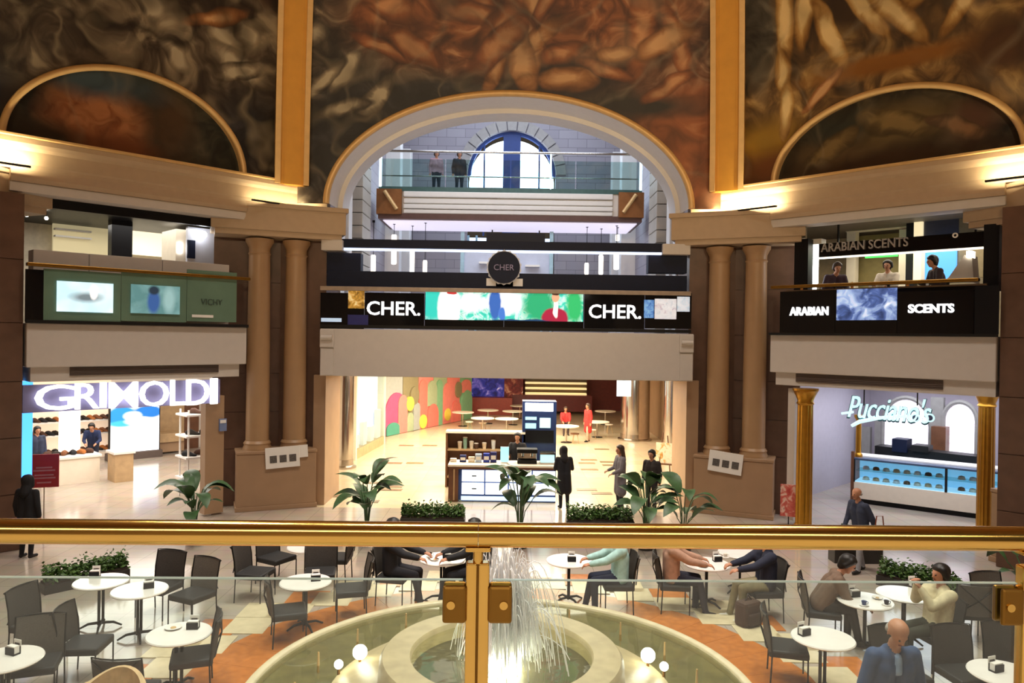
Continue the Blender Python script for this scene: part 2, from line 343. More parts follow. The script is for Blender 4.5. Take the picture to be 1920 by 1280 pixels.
# paintings: generic brushwork of the same colours (not the figures of the original)
DK = [(.30, '#1a1511'), (.44, '#3a3027'), (.56, '#5f5344'), (.66, '#8d8069')]
FL = [(.20, '#2e1a10'), (.38, '#6e4526'), (.52, '#a06e42'), (.66, '#cda070')]
RD = [(.24, '#2c150d'), (.42, '#653820'), (.56, '#945a34'), (.70, '#c28d60')]
GD = [(.20, '#3c2814'), (.36, '#7d5729'), (.50, '#b28a4e'), (.64, '#e2c68c')]
BL = [(.3, '#121315'), (.5, '#232326'), (.7, '#38363a')]
def fm(u, v, ru, rv, c, rot): return (u, v, ru, rv, c, .09, rot, 1)
SM = [(.22, '#1c1814'), (.40, '#453c31'), (.52, '#7a6e5b'), (.62, '#b3a78d')]
rs = random.Random(4)
def scatter(n, u0, u1, z0, z1, l0, l1, cols, rots): return [fm(rs.uniform(u0, u1), rs.uniform(z0, z1), rs.uniform(l0, l1), rs.uniform(l0, l1)*rs.uniform(.26, .42), rs.choice(cols), rs.uniform(*rots)) for _ in range(n)]
mur_c = picture('painted_vault_center', DK, [(.8, 13.4, 4.5, 1.9, RD, .35), (-4.4, 9.9, 1.5, 2.0, BL, .4), (-1.5, 11.0, 2.7, .75, BL, .35), (1.4, 11.6, 2.0, .55, '#2c2120', .4),
        (4.9, 9.9, 1.6, 1.9, [(.3, '#74401f'), (.6, '#94552f'), (.75, '#a86c44')], .3), (3.4, 11.0, 1.6, .28, '#2c2824', .5)]
        + scatter(9, -4.2, -.5, 12.2, 13.9, .7, 1.5, [RD], (-70, 20)) + scatter(11, -.5, 4.6, 12.1, 13.9, .7, 1.4, [FL, RD, FL], (30, 120)) + scatter(5, 1.2, 4.6, 11.4, 12.4, .4, .9, [RD, FL], (-20, 50)) + scatter(5, -5.4, -3.4, 10.6, 13, .5, 1.0, [SM], (-60, 60)), scale=1.1, warp=.75, stretch=(1, 1.2), rough=.5, warpscale=.9, fine=.45, detail=4)
mur_l = picture('painted_vault_left', DK, [(2.6, 9.9, 1.2, 1.2, BL, .5), (-3.1, 9.6, .5, .8, BL, .5), (2.6, 13.6, .6, .5, '#3a2218', .6)] + scatter(16, -3.4, 2.8, 10.9, 14.0, .45, 1.1, [SM, SM, DK], (-80, 80)) + [fm(1.6, 12.5, .85, .22, FL, 28), fm(-1.2, 13.4, .9, .30, FL, 70), fm(.3, 13.7, .5, .2, RD, 75), fm(-2.9, 13.5, .8, .3, FL, 30)], scale=1.0, warp=1.5, rough=.5, warpscale=.75, fine=.8, detail=4)
mur_r = picture('painted_vault_right', [(.3, '#2e2318'), (.45, '#5c452a'), (.58, '#8a6a3e'), (.7, '#b8965c')], [(-2.9, 12.8, .5, 1.6, [(.3, '#2a2824'), (.5, '#4f4b42'), (.7, '#86806f')], .3), (.3, 11.2, 1.9, .22, '#85551f', .4), (-2.7, 9.9, .9, .5, '#9a7426', .5), (-2.4, 9.2, 1.2, .4, '#74441d', .5), (2.6, 11.0, .8, .6, '#4a2f1a', .5), (0, 12.9, 1.9, 1.0, '#3a2a1c', .4)]
        + [fm(-2.15, 12.9, 1.3, .26, GD, 88), fm(-2.25, 11.6, .5, .22, GD, 95), fm(-2.2, 10.6, .8, .18, GD, 84), fm(-1.6, 13.0, 1.0, .26, GD, 80), fm(-1.05, 12.2, 1.0, .22, GD, -70), fm(-.3, 12.7, 1.1, .24, GD, -58), fm(.5, 12.2, 1.0, .24, GD, -48), fm(1.1, 13.0, .9, .32, GD, 60), fm(.3, 13.6, .8, .28, GD, 20), fm(1.9, 12.2, .9, .20, GD, 55), fm(-1.3, 10.9, .7, .15, FL, 42), fm(2.6, 13.0, 1.1, .24, FL, 75), fm(-.6, 13.7, .5, .28, RD, 80), fm(3.2, 12.0, 1.1, .22, GD, -72)], scale=1.2, warp=.55, stretch=(1.2, .9), rough=.5, warpscale=1.0, fine=.4, detail=4)
lun_l = picture('lunette_painting_left', [(.3, '#151713'), (.5, '#262a25'), (.7, '#3a392f')], [(-.9, 9.6, 1.0, .7, [(.35, '#8a5130'), (.6, '#b0764c')], .35), (-.7, 8.95, 1.1, .35, '#7a4526', .4), (.75, 9.7, .5, .8, '#4b3826', .5), (-1.0, 10.4, 1.2, .3, '#3f5561', .6), (-2.0, 8.95, .7, .4, '#2a2114', .5)], scale=2.2, warp=.8, rough=.45, fine=.3, detail=6)
lun_r = picture('lunette_painting_right', [(.3, '#151612'), (.5, '#25231d'), (.7, '#40392b')], [(.5, 9.75, 1.1, .5, '#6b5a38', .45), (-1.1, 9.3, .9, .5, '#5f4c30', .5), (1.9, 9.6, .5, .4, '#5a3f30', .5), (.2, 8.95, 2.2, .3, '#3b2817', .5), (-.9, 10.0, .8, .3, '#2f332c', .6), fm(.4, 9.8, 1.0, .32, [(.2, '#2c2417'), (.45, '#5a4b2e'), (.65, '#8a7448')], -20), fm(-1.2, 9.5, .8, .28, [(.2, '#2c2417'), (.45, '#52432a'), (.65, '#7c673f')], 35), fm(1.6, 9.5, .7, .2, [(.2, '#2c2417'), (.45, '#5a4430'), (.65, '#8a6848')], -25)], scale=2.0, warp=.9, rough=.45, fine=.3, detail=6)
c = struct(arch_panel(-5.75, 5.75, 16.2, 0, 8.25, 4.93, 2.98).build('wall_vault_center', mur_c, smooth=True), 'painted vault wall over the central arch'); fplace(c, 'C')
c = struct(arch_panel(-5.6, 3.45, 16.2, -.12, 8.78, 2.62, 1.95).build('wall_vault_left', mur_l, smooth=True), 'painted vault wall left of the rib'); fplace(c, 'L')
c = struct(arch_panel(-3.45, 5.6, 16.2, .2, 8.78, 2.72, 1.80).build('wall_vault_right', mur_r, smooth=True), 'painted vault wall right of the rib'); fplace(c, 'R')
for fr, uc, a, b, mt in (('L', -.12, 2.62, 1.95, lun_l), ('R', .2, 2.72, 1.80, lun_r)):
    pts = arc_pts(uc, 8.78, a, b, 48)
    mb = MB(); mb.add([(x, y+.22, z) for x, y, z in pts]+[(uc, .2, 8.5)], [(i, i+1, len(pts)) for i in range(len(pts)-1)])
    mb2 = MB(); mb2.add([p for p in pts]+[(x, y+.24, z) for x, y, z in pts], [(i, i+1, i+1+len(pts), i+len(pts)) for i in range(len(pts)-1)])
    nm = {'L': 'left', 'R': 'right'}[fr]
    lo = struct(mb.build('wall_lunette_'+nm, mt), 'dark painted lunette under the gilt arch on the '+nm); fplace(lo, fr)
    mb2.build('reveal', 'goldtrim', lo)
    tb = MB().tube(arc_pts(uc, 8.78, a+.02, b+.02, 60, -.02), .075, 8)
    tb.build('gilt_moulding', 'goldtrim', lo, smooth=True)
# central arch: gilt moulding and white soffit
ca = MB().tube(arc_pts(0, 8.25, 4.95, 3.0, 72, -.06), .09, 10).build('trim_1', 'goldtrim', smooth=True); fplace(ca, 'C'); struct(ca, 'gilt moulding round the central arch')
def soffit(a0, b0, d0, a1, b1, d1, n=56):
    p0 = arc_pts(0, 8.25, a0, b0, n); p1 = arc_pts(0, 8.25, a1, b1, n); mb = MB()
    mb.add([(x, y*0+d0+ (y if d0 < .2 else 0), z) for x, y, z in p0]+[(x, d1, z) for x, y, z in p1], [(i, i+1, i+1+n+1, i+n+1) for i in range(n)]); return mb
sf = soffit(4.88, 2.93, 0, 4.82, 2.88, .75).build('trim_2', 'white', smooth=True); fplace(sf, 'C'); struct(sf, 'white soffit of the central arch')
soffit(4.82, 2.88, .75, 4.70, 2.76, .80).build('step', 'white', sf, smooth=True); soffit(4.70, 2.76, .80, 4.66, 2.72, 1.45).build('inner_soffit', 'white', sf, smooth=True)
# ribs
for i, sx in enumerate((-1, 1)):
    rb = MB(); zs = [8.7+7.5*k/20 for k in range(21)]
    def strip(x0, x1, yo, d):
        mb = MB(); vs = []
        for z in zs: y = lean(z)*.85-yo; vs += [(x0, y, z), (x1, y, z), (x1, y+d, z), (x0, y+d, z)]
        fs = []
        for k in range(20):
            for q in range(4): fs.append((k*4+q, k*4+(q+1) % 4, (k+1)*4+(q+1) % 4, (k+1)*4+q))
        mb.add(vs, fs+[(0, 1, 2, 3), (80, 83, 82, 81)]); return mb
    o = struct(strip(-.44, .44, .30, .8).build('trim_%d' % (3+i), 'gold'), 'gilt rib rising between the painted vaults, %s' % ('left' if sx < 0 else 'right'))
    o.location = (sx*5.93, 20.28, 0); o.rotation_euler = (0, 0, -sx*R(22.5))
    for s2 in (-1, 1):
        strip(s2*.37-.07, s2*.37+.07, .36, .2).build('edge_moulding', 'goldtrim', o)
        strip(s2*.24-.02, s2*.24+.02, .32, .1).build('bead', 'gold', o)
# cornices (profile extruded along each side face)
def extrude_u(prof, u0, u1):
    n = len(prof); return MB().add([(u0, y, z) for y, z in prof]+[(u1, y, z) for y, z in prof], [(i, (i+1) % n, (i+1) % n+n, i+n) for i in range(n)]+[tuple(range(n)), tuple(range(2*n-1, n-1, -1))])
CP = [(.6, 8.12), (-.02, 8.12), (-.02, 8.20), (-.05, 8.24), (-.05, 8.52), (-.12, 8.58), (-.16, 8.66), (-.16, 8.76), (-.10, 8.80), (.6, 8.80)]
for fr, u0, u1, nm in (('L', -6.0, 4.95, 'trim_5'), ('R', -4.95, 6.0, 'trim_6')):
    o = struct(extrude_u(CP, u0, u1).build(nm, 'cornice'), 'cornice band under the painted vault'); fplace(o, fr)
    lp = extrude_u([(-.14, 8.76), (-.20, 8.79), (-.20, 8.83), (-.05, 8.83)], u0, u1).build('lip', 'goldtrim', o)
    # lintel strip over the bay opening
    extrude_u([(.3, 7.86), (-.02, 7.86), (-.06, 7.95), (-.02, 8.12), (.3, 8.12)], -2.6 if fr == 'L' else -2.6, 2.6).build('lintel', 'cornice', o)
    extrude_u([(.6, 7.66), (.05, 7.66), (.02, 7.84), (.05, 7.87), (.6, 7.87)], -2.6, 2.6).build('lintel_edge', 'plaster', o)
# piers: marble-clad wall, pedestal, two columns, entablature block
def pier(x, y, rz, name, side, full=True):
    wl = struct(box(-1.62, 1.32, .86, 1.9, 0, 7.4).build('wall_pier_'+name, 'marble', loc=(x, y, 0), rot=rz), 'brown marble pier behind the columns, '+side)
    if rz < 0: wl.scale = (-1, 1, 1) if False else (1, 1, 1)
    zs = [0, 1.55, 2.55, 3.6, 4.85, 6.1, 7.4]; xs = [-1.62, -.62, .32, 1.32] if abs(rz) < .6 else [-1.62, -.62, .32, 1.32]
    xs = xs if rz > 0 else [-v for v in reversed(xs)]
    if rz < 0:
        for v in wl.data.vertices: v.co.x = -v.co.x
        wl.data.flip_normals()
    for a in range(3):
        for b in range(6):
            box(xs[a]+.008, xs[a+1]-.008, .835, .87, zs[b]+.01, zs[b+1]-.01).build('marble_panel', 'marble', wl)
    pd = thing('column_pedestal', 'tall beige stone pedestal carrying paired columns, '+side, 'pedestal', (x, y, 0), rz)
    box(-1.02, 1.02, 0, .95, .12, 1.50).build('die', 'stone', pd, bevel=.01); box(-1.05, 1.05, -.03, .95, 0, .12).build('plinth', 'stone', pd, bevel=.01); box(-1.04, 1.04, -.02, .95, 1.50, 1.58).build('cap', 'stone', pd, bevel=.015)
    for k, cx in enumerate((-.48, .48)):
        oi = ('outer', 'inner')[(k == 1) == (rz > 0)]
        t = thing('stone_column', 'smooth beige stone column, %s one of the pair %s' % (oi, side), 'column', (x+math.cos(rz)*cx-math.sin(rz)*.46, y+math.sin(rz)*cx+math.cos(rz)*.46, 1.58), rz, 'paired columns')
        MB().lathe([(0, 0), (.37, 0), (.37, .06), (.34, .12), (.36, .17), (.31, .24)], 28).build('base', 'column', t, smooth=True)
        MB().lathe([(.305, .24), (.30, 2.5), (.275, 5.2), (.275, 5.22), (.30, 5.26), (.275, 5.30)], 28).build('shaft', 'column', t, smooth=True)
        MB().lathe([(.275, 5.30), (.28, 5.42), (.34, 5.54), (.37, 5.58), (.37, 5.66), (0, 5.66)], 28).build('capital', 'column', t, smooth=True)
    e = struct(box(-1.72, 1.72, -.12, 1.5, 7.42, 8.14).build('trim_entablature_'+name, 'cornice', loc=(x, y, 0), rot=rz, bevel=.02), 'entablature block over the paired columns, '+side)
    box(-1.62, 1.62, -.06, 1.4, 7.28, 7.44).build('architrave', 'cornice', e, bevel=.01); box(-1.78, 1.78, -.18, 1.4, 8.02, 8.15).build('moulding', 'cornice', e, bevel=.02)
pier(-6.09, 19.94, R(22.5), 'front_left', 'left of the central opening')
pier(6.09, 19.94, R(-22.5), 'front_right', 'right of the central opening')
pier(-11.0, 15.27, R(67.5), 'far_left', 'at the left edge')
pier(11.0, 15.27, R(-67.5), 'far_right', 'at the right edge')

# marble flanks between the outer piers and the bays
for fr, u0, u1, nm in (('L', -4.4, -2.34, 'left'), ('R', 2.56, 4.6, 'right')):
    wl = struct(box(u0, u1, .0, 1.4, 0, 7.6).build('wall_flank_'+nm, 'marble'), 'brown marble flank beside the shop bay, '+nm); fplace(wl, fr); zs = [0, 1.2, 2.4, 3.6, 4.85, 6.2, 7.6]; xm = (u0+u1)/2
    for a, b in ((u0, xm), (xm, u1)):
        for k in range(6): box(a+.008, b-.008, -.03, .02, zs[k]+.01, zs[k+1]-.01).build('marble_panel', 'marble', wl)
# balcony slabs
def grille(parent, u0, u1, z0, z1, d):
    box(u0, u1, d, d+.05, z0, z1).build('vent_backing', 'vent', parent)
    n = 5
    for k in range(n):
        z = z0+(z1-z0)*(k+.5)/n; box(u0, u1, d-.012, d, z-.011, z+.011).build('vent_slat', 'vent', parent)
o = struct(box(-2.3, 2.6, -.12, 9.0, 3.9, 4.85).build('floor_balcony_left', 'plaster', bevel=.02), 'cream balcony slab over the shoe shop'); fplace(o, 'L')
box(-2.2, 2.45, -.02, 9.0, 3.58, 3.9).build('soffit_band', 'plaster', o); grille(o, -1.45, 1.9, 3.70, 3.89, -.04)
o = struct(box(-2.5, 2.52, -.12, 9.0, 3.9, 4.87).build('floor_balcony_right', 'plaster', bevel=.02), 'cream balcony slab over the cafe with gilt columns'); fplace(o, 'R')
box(-2.38, 2.5, -.02, 9.0, 3.58, 3.9).build('soffit_band', 'plaster', o); grille(o, -1.84, 1.5, 3.68, 3.89, -.04)
o = struct(box(-5.05, 5.05, -.1, 2.0, 3.58, 4.86).build('floor_bridge_center', 'plaster', bevel=.015), 'cream slab face over the central opening'); fplace(o, 'C')
for sx in (-1, 1):
    box(sx*4.86-.19, sx*4.86+.19, -.16, -.1, 4.35, 4.84).build('scroll_bracket', 'plaster', o, bevel=.02); 
    MB().tube([(sx*4.86-.15, -.17, 4.62), (sx*4.86+.15, -.17, 4.62)], .07, 10).build('scroll', 'plaster', o, smooth=True)
    box(sx*4.86-.17, sx*4.86+.17, -.13, -.1, 3.6, 4.33).build('bracket_panel', 'plaster', o, bevel=.01)
struct(box(-7.2, 7.2, 22.3, 50, 3.62, 3.75).build('ceiling_corridor', 'white'), 'white ceiling of the ground corridor')
struct(box(-5.3, 5.3, 22.3, 37, 4.7, 4.86).build('floor_upper_corridor', 'corr'), 'upper corridor floor')
# upper corridor shell
for sx, nm in ((-1, 'left'), (1, 'right')):
    wl = struct(box(min(sx*5.2, sx*5.6), max(sx*5.2, sx*5.6), 21.75, 36.4, 4.86, 17).build('wall_upper_'+nm, 'corr'), 'stone side wall of the upper corridor')
    for k in range(17):                                       # rusticated pilaster, block by block
        z0 = 4.9+k*.42; box(min(sx*4.78, sx*5.22), max(sx*4.78, sx*5.22), 24.3, 25.7, z0+.012, z0+.408).build('stone_block', pm('block_stone', '#b3ab9f', .6, var=.08, scale=2), wl, bevel=.015)
    box(min(sx*4.7, sx*5.25), max(sx*4.7, sx*5.25), 24.2, 25.8, 12.06, 12.3).build('pilaster_capital', 'white', wl, bevel=.03)
    for yy in (22.3, 23.3):
        box(min(sx*5.0, sx*5.25), max(sx*5.0, sx*5.25), yy, yy+.5, 4.9, 10.6).build('slim_pilaster', 'white', wl, bevel=.02)
        box(min(sx*4.95, sx*5.25), max(sx*4.95, sx*5.25), yy-.06, yy+.56, 10.6, 10.8).build('pilaster_capital', 'white', wl, bevel=.02)
    for yy in (31.0, 34.0):
        box(min(sx*4.6, sx*5.25), max(sx*4.6, sx*5.25), yy, yy+.7, 4.9, 13.2).build('slim_pilaster', 'white', wl, bevel=.02)
    # jamb beside the central opening, ground floor and above
    struct(box(min(sx*5.04, sx*6.4), max(sx*5.04, sx*6.4), 20.75, 22.3, 0, 8.1).build('wall_jamb_'+nm, 'marble'), 'marble jamb beside the central opening, '+nm)
    struct(box(min(sx*4.97, sx*5.3), max(sx*4.97, sx*5.3), 20.55, 22.3, 0.0, 3.58).build('wall_jamb_stone_'+nm, 'stone'), 'beige stone jamb under the slab, '+nm)
# far wall with the arched window
fwm = MB(); aw, zb, zsp = 2.12, 4.9, 12.75
def wall_with_arch(x0, x1, z0, z1, hw, zs, y0, y1, n=28):
    mb = MB(); mb.box(x0, -hw, y0, y1, z0, z1); mb.box(hw, x1, y0, y1, z0, z1)
    for i in range(n):
        a, b = PI*i/n, PI*(i+1)/n; xa, xb = -hw*math.cos(a), -hw*math.cos(b); za, zb2 = zs+hw*math.sin(a), zs+hw*math.sin(b)
        mb.add([(xa, y0, za), (xb, y0, zb2), (xb, y0, z1), (xa, y0, z1), (xa, y1, za), (xb, y1, zb2), (xb, y1, z1), (xa, y1, z1)], [(0, 1, 2, 3), (4, 7, 6, 5), (0, 4, 5, 1)])
    return mb
fwall = struct(wall_with_arch(-5.3, 5.3, 4.86, 17, 2.12, 12.5, 36, 36.5).build('wall_far_upper', 'corr'), 'coursed stone end wall of the upper corridor')
for k in range(15):                                            # voussoirs round the window
    a0, a1 = PI*k/15+.012, PI*(k+1)/15-.012; q = []
    for r_, a in ((2.14, a0), (2.62, a0), (2.62, a1), (2.14, a1)): q.append((r_*math.cos(a), 12.5+r_*math.sin(a)))
    MB().prism(q, 35.88, 36.1).build('voussoir', pm('voussoir_stone', '#a29c96', .6, var=.06), fwall)
sky_m = em('window_daylight', '#d9ecff', 9)
wd = struct(bpy.data.objects.new('window_1', None), 'tall arched window bright with daylight at the end of the upper corridor'); COL.objects.link(wd)
def arc_poly(hw, zs, z0, x0, x1, n=20):
    p = [(x0, z0)]; 
    xs = [x0+(x1-x0)*i/n for i in range(n+1)]
    return [(x0, z0), (x1, z0)]+[(x, zs+math.sqrt(max(0, hw*hw-x*x))) for x in reversed(xs)]
for (x0, x1) in ((-2.05, -1.35), (-1.3, -.42), (.42, 1.3), (1.35, 2.05)):
    MB().prism(arc_poly(2.05, 12.2, 9.9, x0, x1), 36.3, 36.34).build('pane', sky_m, wd)
bluewall = pm('window_blue_frame', '#27407e', .5, var=.05)
MB().prism(arc_poly(2.12, 12.5, 9.6, -.42, .42), 36.15, 36.4).build('window_pier', bluewall, wd)
mb = MB(); 
pts = [(2.08*math.cos(PI*i/30), 36.25, 12.5+2.08*math.sin(PI*i/30)) for i in range(31)]; MB().tube(pts, .13, 8).build('window_arch_frame', bluewall, wd, smooth=True)
for x in (-1.33, 1.33): box(x-.04, x+.04, 36.2, 36.3, 9.6, 14.0).build('mullion', bluewall, wd)
for z in (10.6, 11.9): box(-2.1, 2.1, 36.22, 36.3, z-.03, z+.03).build('transom', bluewall, wd)
for i, (x0, x1) in enumerate(((-2.05, -.75), (.65, 2.0))):
    MB().box(x0, x1, 36.3, 36.34, 8.2, 9.5).build('lower_pane', em('window_low_light', '#cfe2ff', 2.2), wd)
box(-2.1, 2.1, 36.3, 36.5, 4.9, 8.2).build('lower_panel', 'grey', wd)
for x in (-2.05, -1.65, 1.55, 2.0): box(x-.05, x+.05, 36.15, 36.3, 4.9, 9.6).build('window_post', pm('pale_blue_frame', '#9fc0cf', .4), wd)
struct(box(-5.6, 5.6, 21.75, 36.5, 17, 17.2).build('ceiling_upper_corridor', 'white'), 'ceiling of the upper corridor')
# shell of the hall behind and above the view
struct(box(-14, 14, -7, 23, 16.2, 16.5).build('ceiling', pm('dome_plaster', '#b98a52', .6)), 'golden dome ceiling over the hall')
for sx, nm in ((-1, 'left'), (1, 'right')):
    struct(box(min(sx*11.2, sx*11.5), max(sx*11.2, sx*11.5), 2.5, 14.3, 0, 16.2).build('wall_'+nm, 'cornice'), 'side wall of the hall')
    struct(box(-3.4, 3.4, 0, .3, 0, 16.2).build('wall_back_'+nm, 'cornice', loc=(sx*8.6, .2, 0), rot=sx*R(45)), 'rear corner wall of the hall')
struct(box(-7, 7, -6.8, -6.5, 0, 16.2).build('wall_back', 'cornice'), 'rear wall behind the gallery')
gs = struct(box(-6.5, 6.5, -6.5, 1.85, 2.85, 3.22).build('floor_gallery', 'plaster'), 'gallery slab that carries the brass balustrade')

# ================================================================ LEFT BAY
def fd(fr, px, py, z=0):
    """(u, d) in a frame of a spot seen in the photograph at height z"""
    p = atz(px, py, z); o, a = FRM[fr]; v = p-o
    return v.x*math.cos(a)+v.y*math.sin(a), -v.x*math.sin(a)+v.y*math.cos(a)
def fbox(fr, px0, py0, px1, py1, d, dep):
    u0, za = fl(fr, px0, py0, d); u1, zb = fl(fr, px1, py1, d); _, zc = fl(fr, px1, py0, d); _, zd = fl(fr, px0, py1, d)
    return box(min(u0, u1), max(u0, u1), d, d+dep, min((zb+zd)/2, (za+zc)/2), max((zb+zd)/2, (za+zc)/2))
def F(mb, name, mat, fr, label=None, cat=None, parent=None, bevel=0, smooth=False, group=None):
    o = mb.build(name, mat, parent, bevel=bevel, smooth=smooth)
    if parent is None: fplace(o, fr)
    if label: tag(o, label, cat, group)
    return o
def fthing(name, label, cat, fr, group=None):
    t = thing(name, label, cat, group=group); fplace(t, fr); return t
def letters(body, fr, px0, px1, py, hpx, d, name, mat, parent=None, offset=0, ext=.03, shear=0, spacing=1.0):
    """raised letters fitted between two columns of the photograph on the plane d, child of parent"""
    u0, z0 = fl(fr, px0, py, d); u1, z1 = fl(fr, px1, py, d); _, zt = fl(fr, (px0+px1)/2, py-hpx/2, d); _, zb = fl(fr, (px0+px1)/2, py+hpx/2, d)
    mb = text_mb(body, 1, ext, offset, shear, spacing, u1-u0, zt-zb); o = mb.build(name, mat, parent); o.location = ((u0+u1)/2, d, (z0+z1)/2); return o

area('shoe_shop_light', fw('L', 2.0, 5.5, 3.5), (0, 0, PI/4), 6, 8, 620, (1, .93, .85))
area('upper_shop_light_left', fw('L', 0, 2.6, 7.5), (0, 0, PI/4), 4, 2.5, 90, (1, .95, .86))
area('cafe_shop_light', fw('R', 0, 4.5, 3.5), (0, 0, -PI/4), 5, 6, 300, (.84, .88, 1))
area('upper_shop_light_right', fw('R', 0, 3, 7.4), (0, 0, -PI/4), 4, 3, 130, (1, .9, .72))

# --- shoe shop shell
for nm, mb, mt, lb in (('wall_shoe_shop_back', box(-3.2, 14, 12.0, 12.2, 0, 3.6), 'shopwall', 'white back wall of the shoe shop'),
                       ('wall_shoe_shop_left', box(-3.2, -3.0, .3, 12.0, 0, 3.6), 'shopwall', 'left wall of the shoe shop'),
                       ('ceiling_shoe_shop', box(-3.2, 12, 1.2, 12, 3.56, 3.6), 'white', 'white ceiling of the shoe shop')):
    fplace(struct(mb.build(nm, mt), lb), 'L')
struct(box(-7.4, -7.2, 22.3, 34, 0, 3.6).build('wall_corridor_left', 'shopwall'), 'left wall of the ground corridor')
struct(box(7.2, 7.4, 22.3, 46, 0, 3.6).build('wall_corridor_right', 'stone'), 'right wall of the ground corridor')
struct(box(-9, 9, 48.5, 48.8, 0, 3.6).build('wall_corridor_far', pm('red_wall', '#7c2f24', .5)), 'dark red far wall of the ground corridor')
j = struct(fbox('L', 386, 742, 418, 962, .25, .3).build('door_1', 'stone'), 'pale stone jamb at the right of the shoe shop entrance'); fplace(j, 'L')
j = struct(fbox('L', 42, 715, 60, 900, .4, .2).build('door_2', em('blue_strip', '#4aa0ff', 2.2)), 'blue lit strip at the left of the shoe shop entrance'); fplace(j, 'L')
# GRIMOLDI sign
sg = fthing('shop_sign', 'large lit white letters GRIMOLDI over the shoe shop entrance', 'sign', 'L')
fbox('L', 43, 716, 412, 764, .12, .06).build('sign_panel', pm('lilac_panel', '#7f7aa0', .5, var=.02), sg)
pxs = [(65, 140), (141, 186), (188, 199), (205, 258), (262, 316), (320, 347), (350, 392), (395, 407)]
for ch, (a, b) in zip('GRIMOLDI', pxs):
    letters(ch, 'L', a, b, 745-(a-60)*.036, 48, .02, 'letter', 'esign', sg, offset=.004, ext=.05)
# red poster stand
p = atz(82, 985, 0)
t = thing('poster_stand', 'red poster on a slim pole at the shoe shop entrance', 'sign', (p.x, p.y, 0), R(20))
MB().lathe([(0, 0), (.2, 0), (.2, .02), (0, .03)], 20).build('base', 'dark', t, smooth=True); MB().tube([(0, 0, 0), (0, 0, 1.0)], .015, 8).build('pole', 'chrome', t)
box(-.31, .31, -.02, .02, .92, 1.72).build('poster_board', pm('red_poster', '#b8322e', .5, var=.05), t, bevel=.006)
for (wd_, z) in ((.34, 1.40), (.46, 1.33), (.40, 1.22), (.48, 1.15), (.30, 1.04)): box(-wd_/2, wd_/2, -.026, -.018, z-.018, z+.018).build('print_line', pm('pale_print', '#cf8a80', .6), t)
# screen
t = fthing('led_screen', 'tall lit screen with blue and white picture standing in the shoe shop', 'screen', 'L')
ud = fd('L', 252, 860); D = ud[1]
u0, zt = fl('L', 208, 765, D); u1, zb = fl('L', 298, 842, D)
scr = picture('shoe_screen', [(.3, '#ffffff'), (.6, '#f3f8ff')], [(-.45, .50, .55, .38, '#1f7fd0', .2), (.45, .62, .55, .22, '#1568b8', .2), (-.1, .50, .30, .16, '#e8f4ff', .25), (-.5, .24, .4, .10, '#3aa5ea', .3), (.2, .30, .5, .14, '#ffffff', .3)], scale=2, warp=.3, emit=.95)
so = box(u0-.5*(u0+u1), u1-.5*(u0+u1), 0, .05, -(zt-zb)/2, (zt-zb)/2).build('screen', scr, t); so.location = ((u0+u1)/2, D, (zt+zb)/2)
box(u0-.04, u1+.04, D+.02, D+.16, 0, zt+.04).build('housing', 'dark', t); box(u0-.1, u1+.1, D-.1, D+.3, 0, .26).build('plinth', 'vent', t)
# display tables
def plank_table(name, label, cat, fr, c4, top, mat, ttop):
    t = fthing(name, label, cat, fr); us = [q[0] for q in c4]; ds = [q[1] for q in c4]
    box(min(us)+.05, max(us)-.05, min(ds)+.05, max(ds)-.05, 0, top-.08).build('body', mat, t); box(min(us), max(us), min(ds), max(ds), top-.08, top).build('top', ttop, t, bevel=.01); return t
a = fd('L', 100, 912); b = fd('L', 215, 905)
plank_table('display_table', 'long white display table with shoes in the shoe shop', 'table', 'L', [(a[0], a[1]), (b[0]-.2, a[1]+1.0)], .85, 'warmwhite', 'white')
a2 = fd('L', 213, 906); b2 = fd('L', 256, 902)
plank_table('display_plinth', 'slatted oak display plinth beside the white table', 'plinth', 'L', [(a2[0], a2[1]), (b2[0], a2[1]+.8)], .95, 'oak', 'white')
o = fthing('display_column', 'bright white display column before the shoe shelves', 'column', 'L')
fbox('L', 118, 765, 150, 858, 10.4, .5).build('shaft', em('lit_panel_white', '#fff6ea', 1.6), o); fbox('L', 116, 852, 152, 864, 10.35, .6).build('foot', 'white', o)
# shelves
sh = fthing('shoe_shelving', 'lit wall shelving with three rows of shoes', 'shelf', 'L')
u0, zt = fl('L', 55, 762, 11.9); u1, zb = fl('L', 206, 858, 11.9)
box(u0, u1, 11.85, 11.98, 0, 3.3).build('back_panel', em('lit_cream_panel', '#f7dcc0', .55), sh)
SZ = [fl('L', 150, y, 11.6)[1] for y in (787, 812, 846)]
for z in SZ: box(u0, u1, 11.45, 11.9, z-.06, z).build('shelf_board', 'white', sh)
def shoe_mesh(s=1):
    mb = MB(); n = 10; prof = [(-.13, .05, .075), (-.10, .055, .10), (-.03, .05, .11), (.04, .055, .07), (.10, .055, .05), (.14, .035, .035)]
    for i, (x, hw, h) in enumerate(prof): pass
    rings = []
    vs = []; fs = []
    for (x, hw, h) in prof:
        for k in range(8):
            an = 2*PI*k/8; vs.append((x*s, math.cos(an)*hw*s, (h/2+math.sin(an)*h/2)*s))
    for i in range(len(prof)-1):
        for k in range(8): fs.append((i*8+k, i*8+(k+1) % 8, (i+1)*8+(k+1) % 8, (i+1)*8+k))
    fs += [tuple(range(8)), tuple(5*8+k for k in range(8))]; mb.add(vs, fs); return mb
sc_ = ['#4a2c1c', '#20180f', '#7a4a2a', '#15161c', '#a8632a']
smesh = {}
for c_ in sc_: me = shoe_mesh(1.5).mesh('shoe', True); me.materials.append(cloth(c_)); smesh[c_] = me
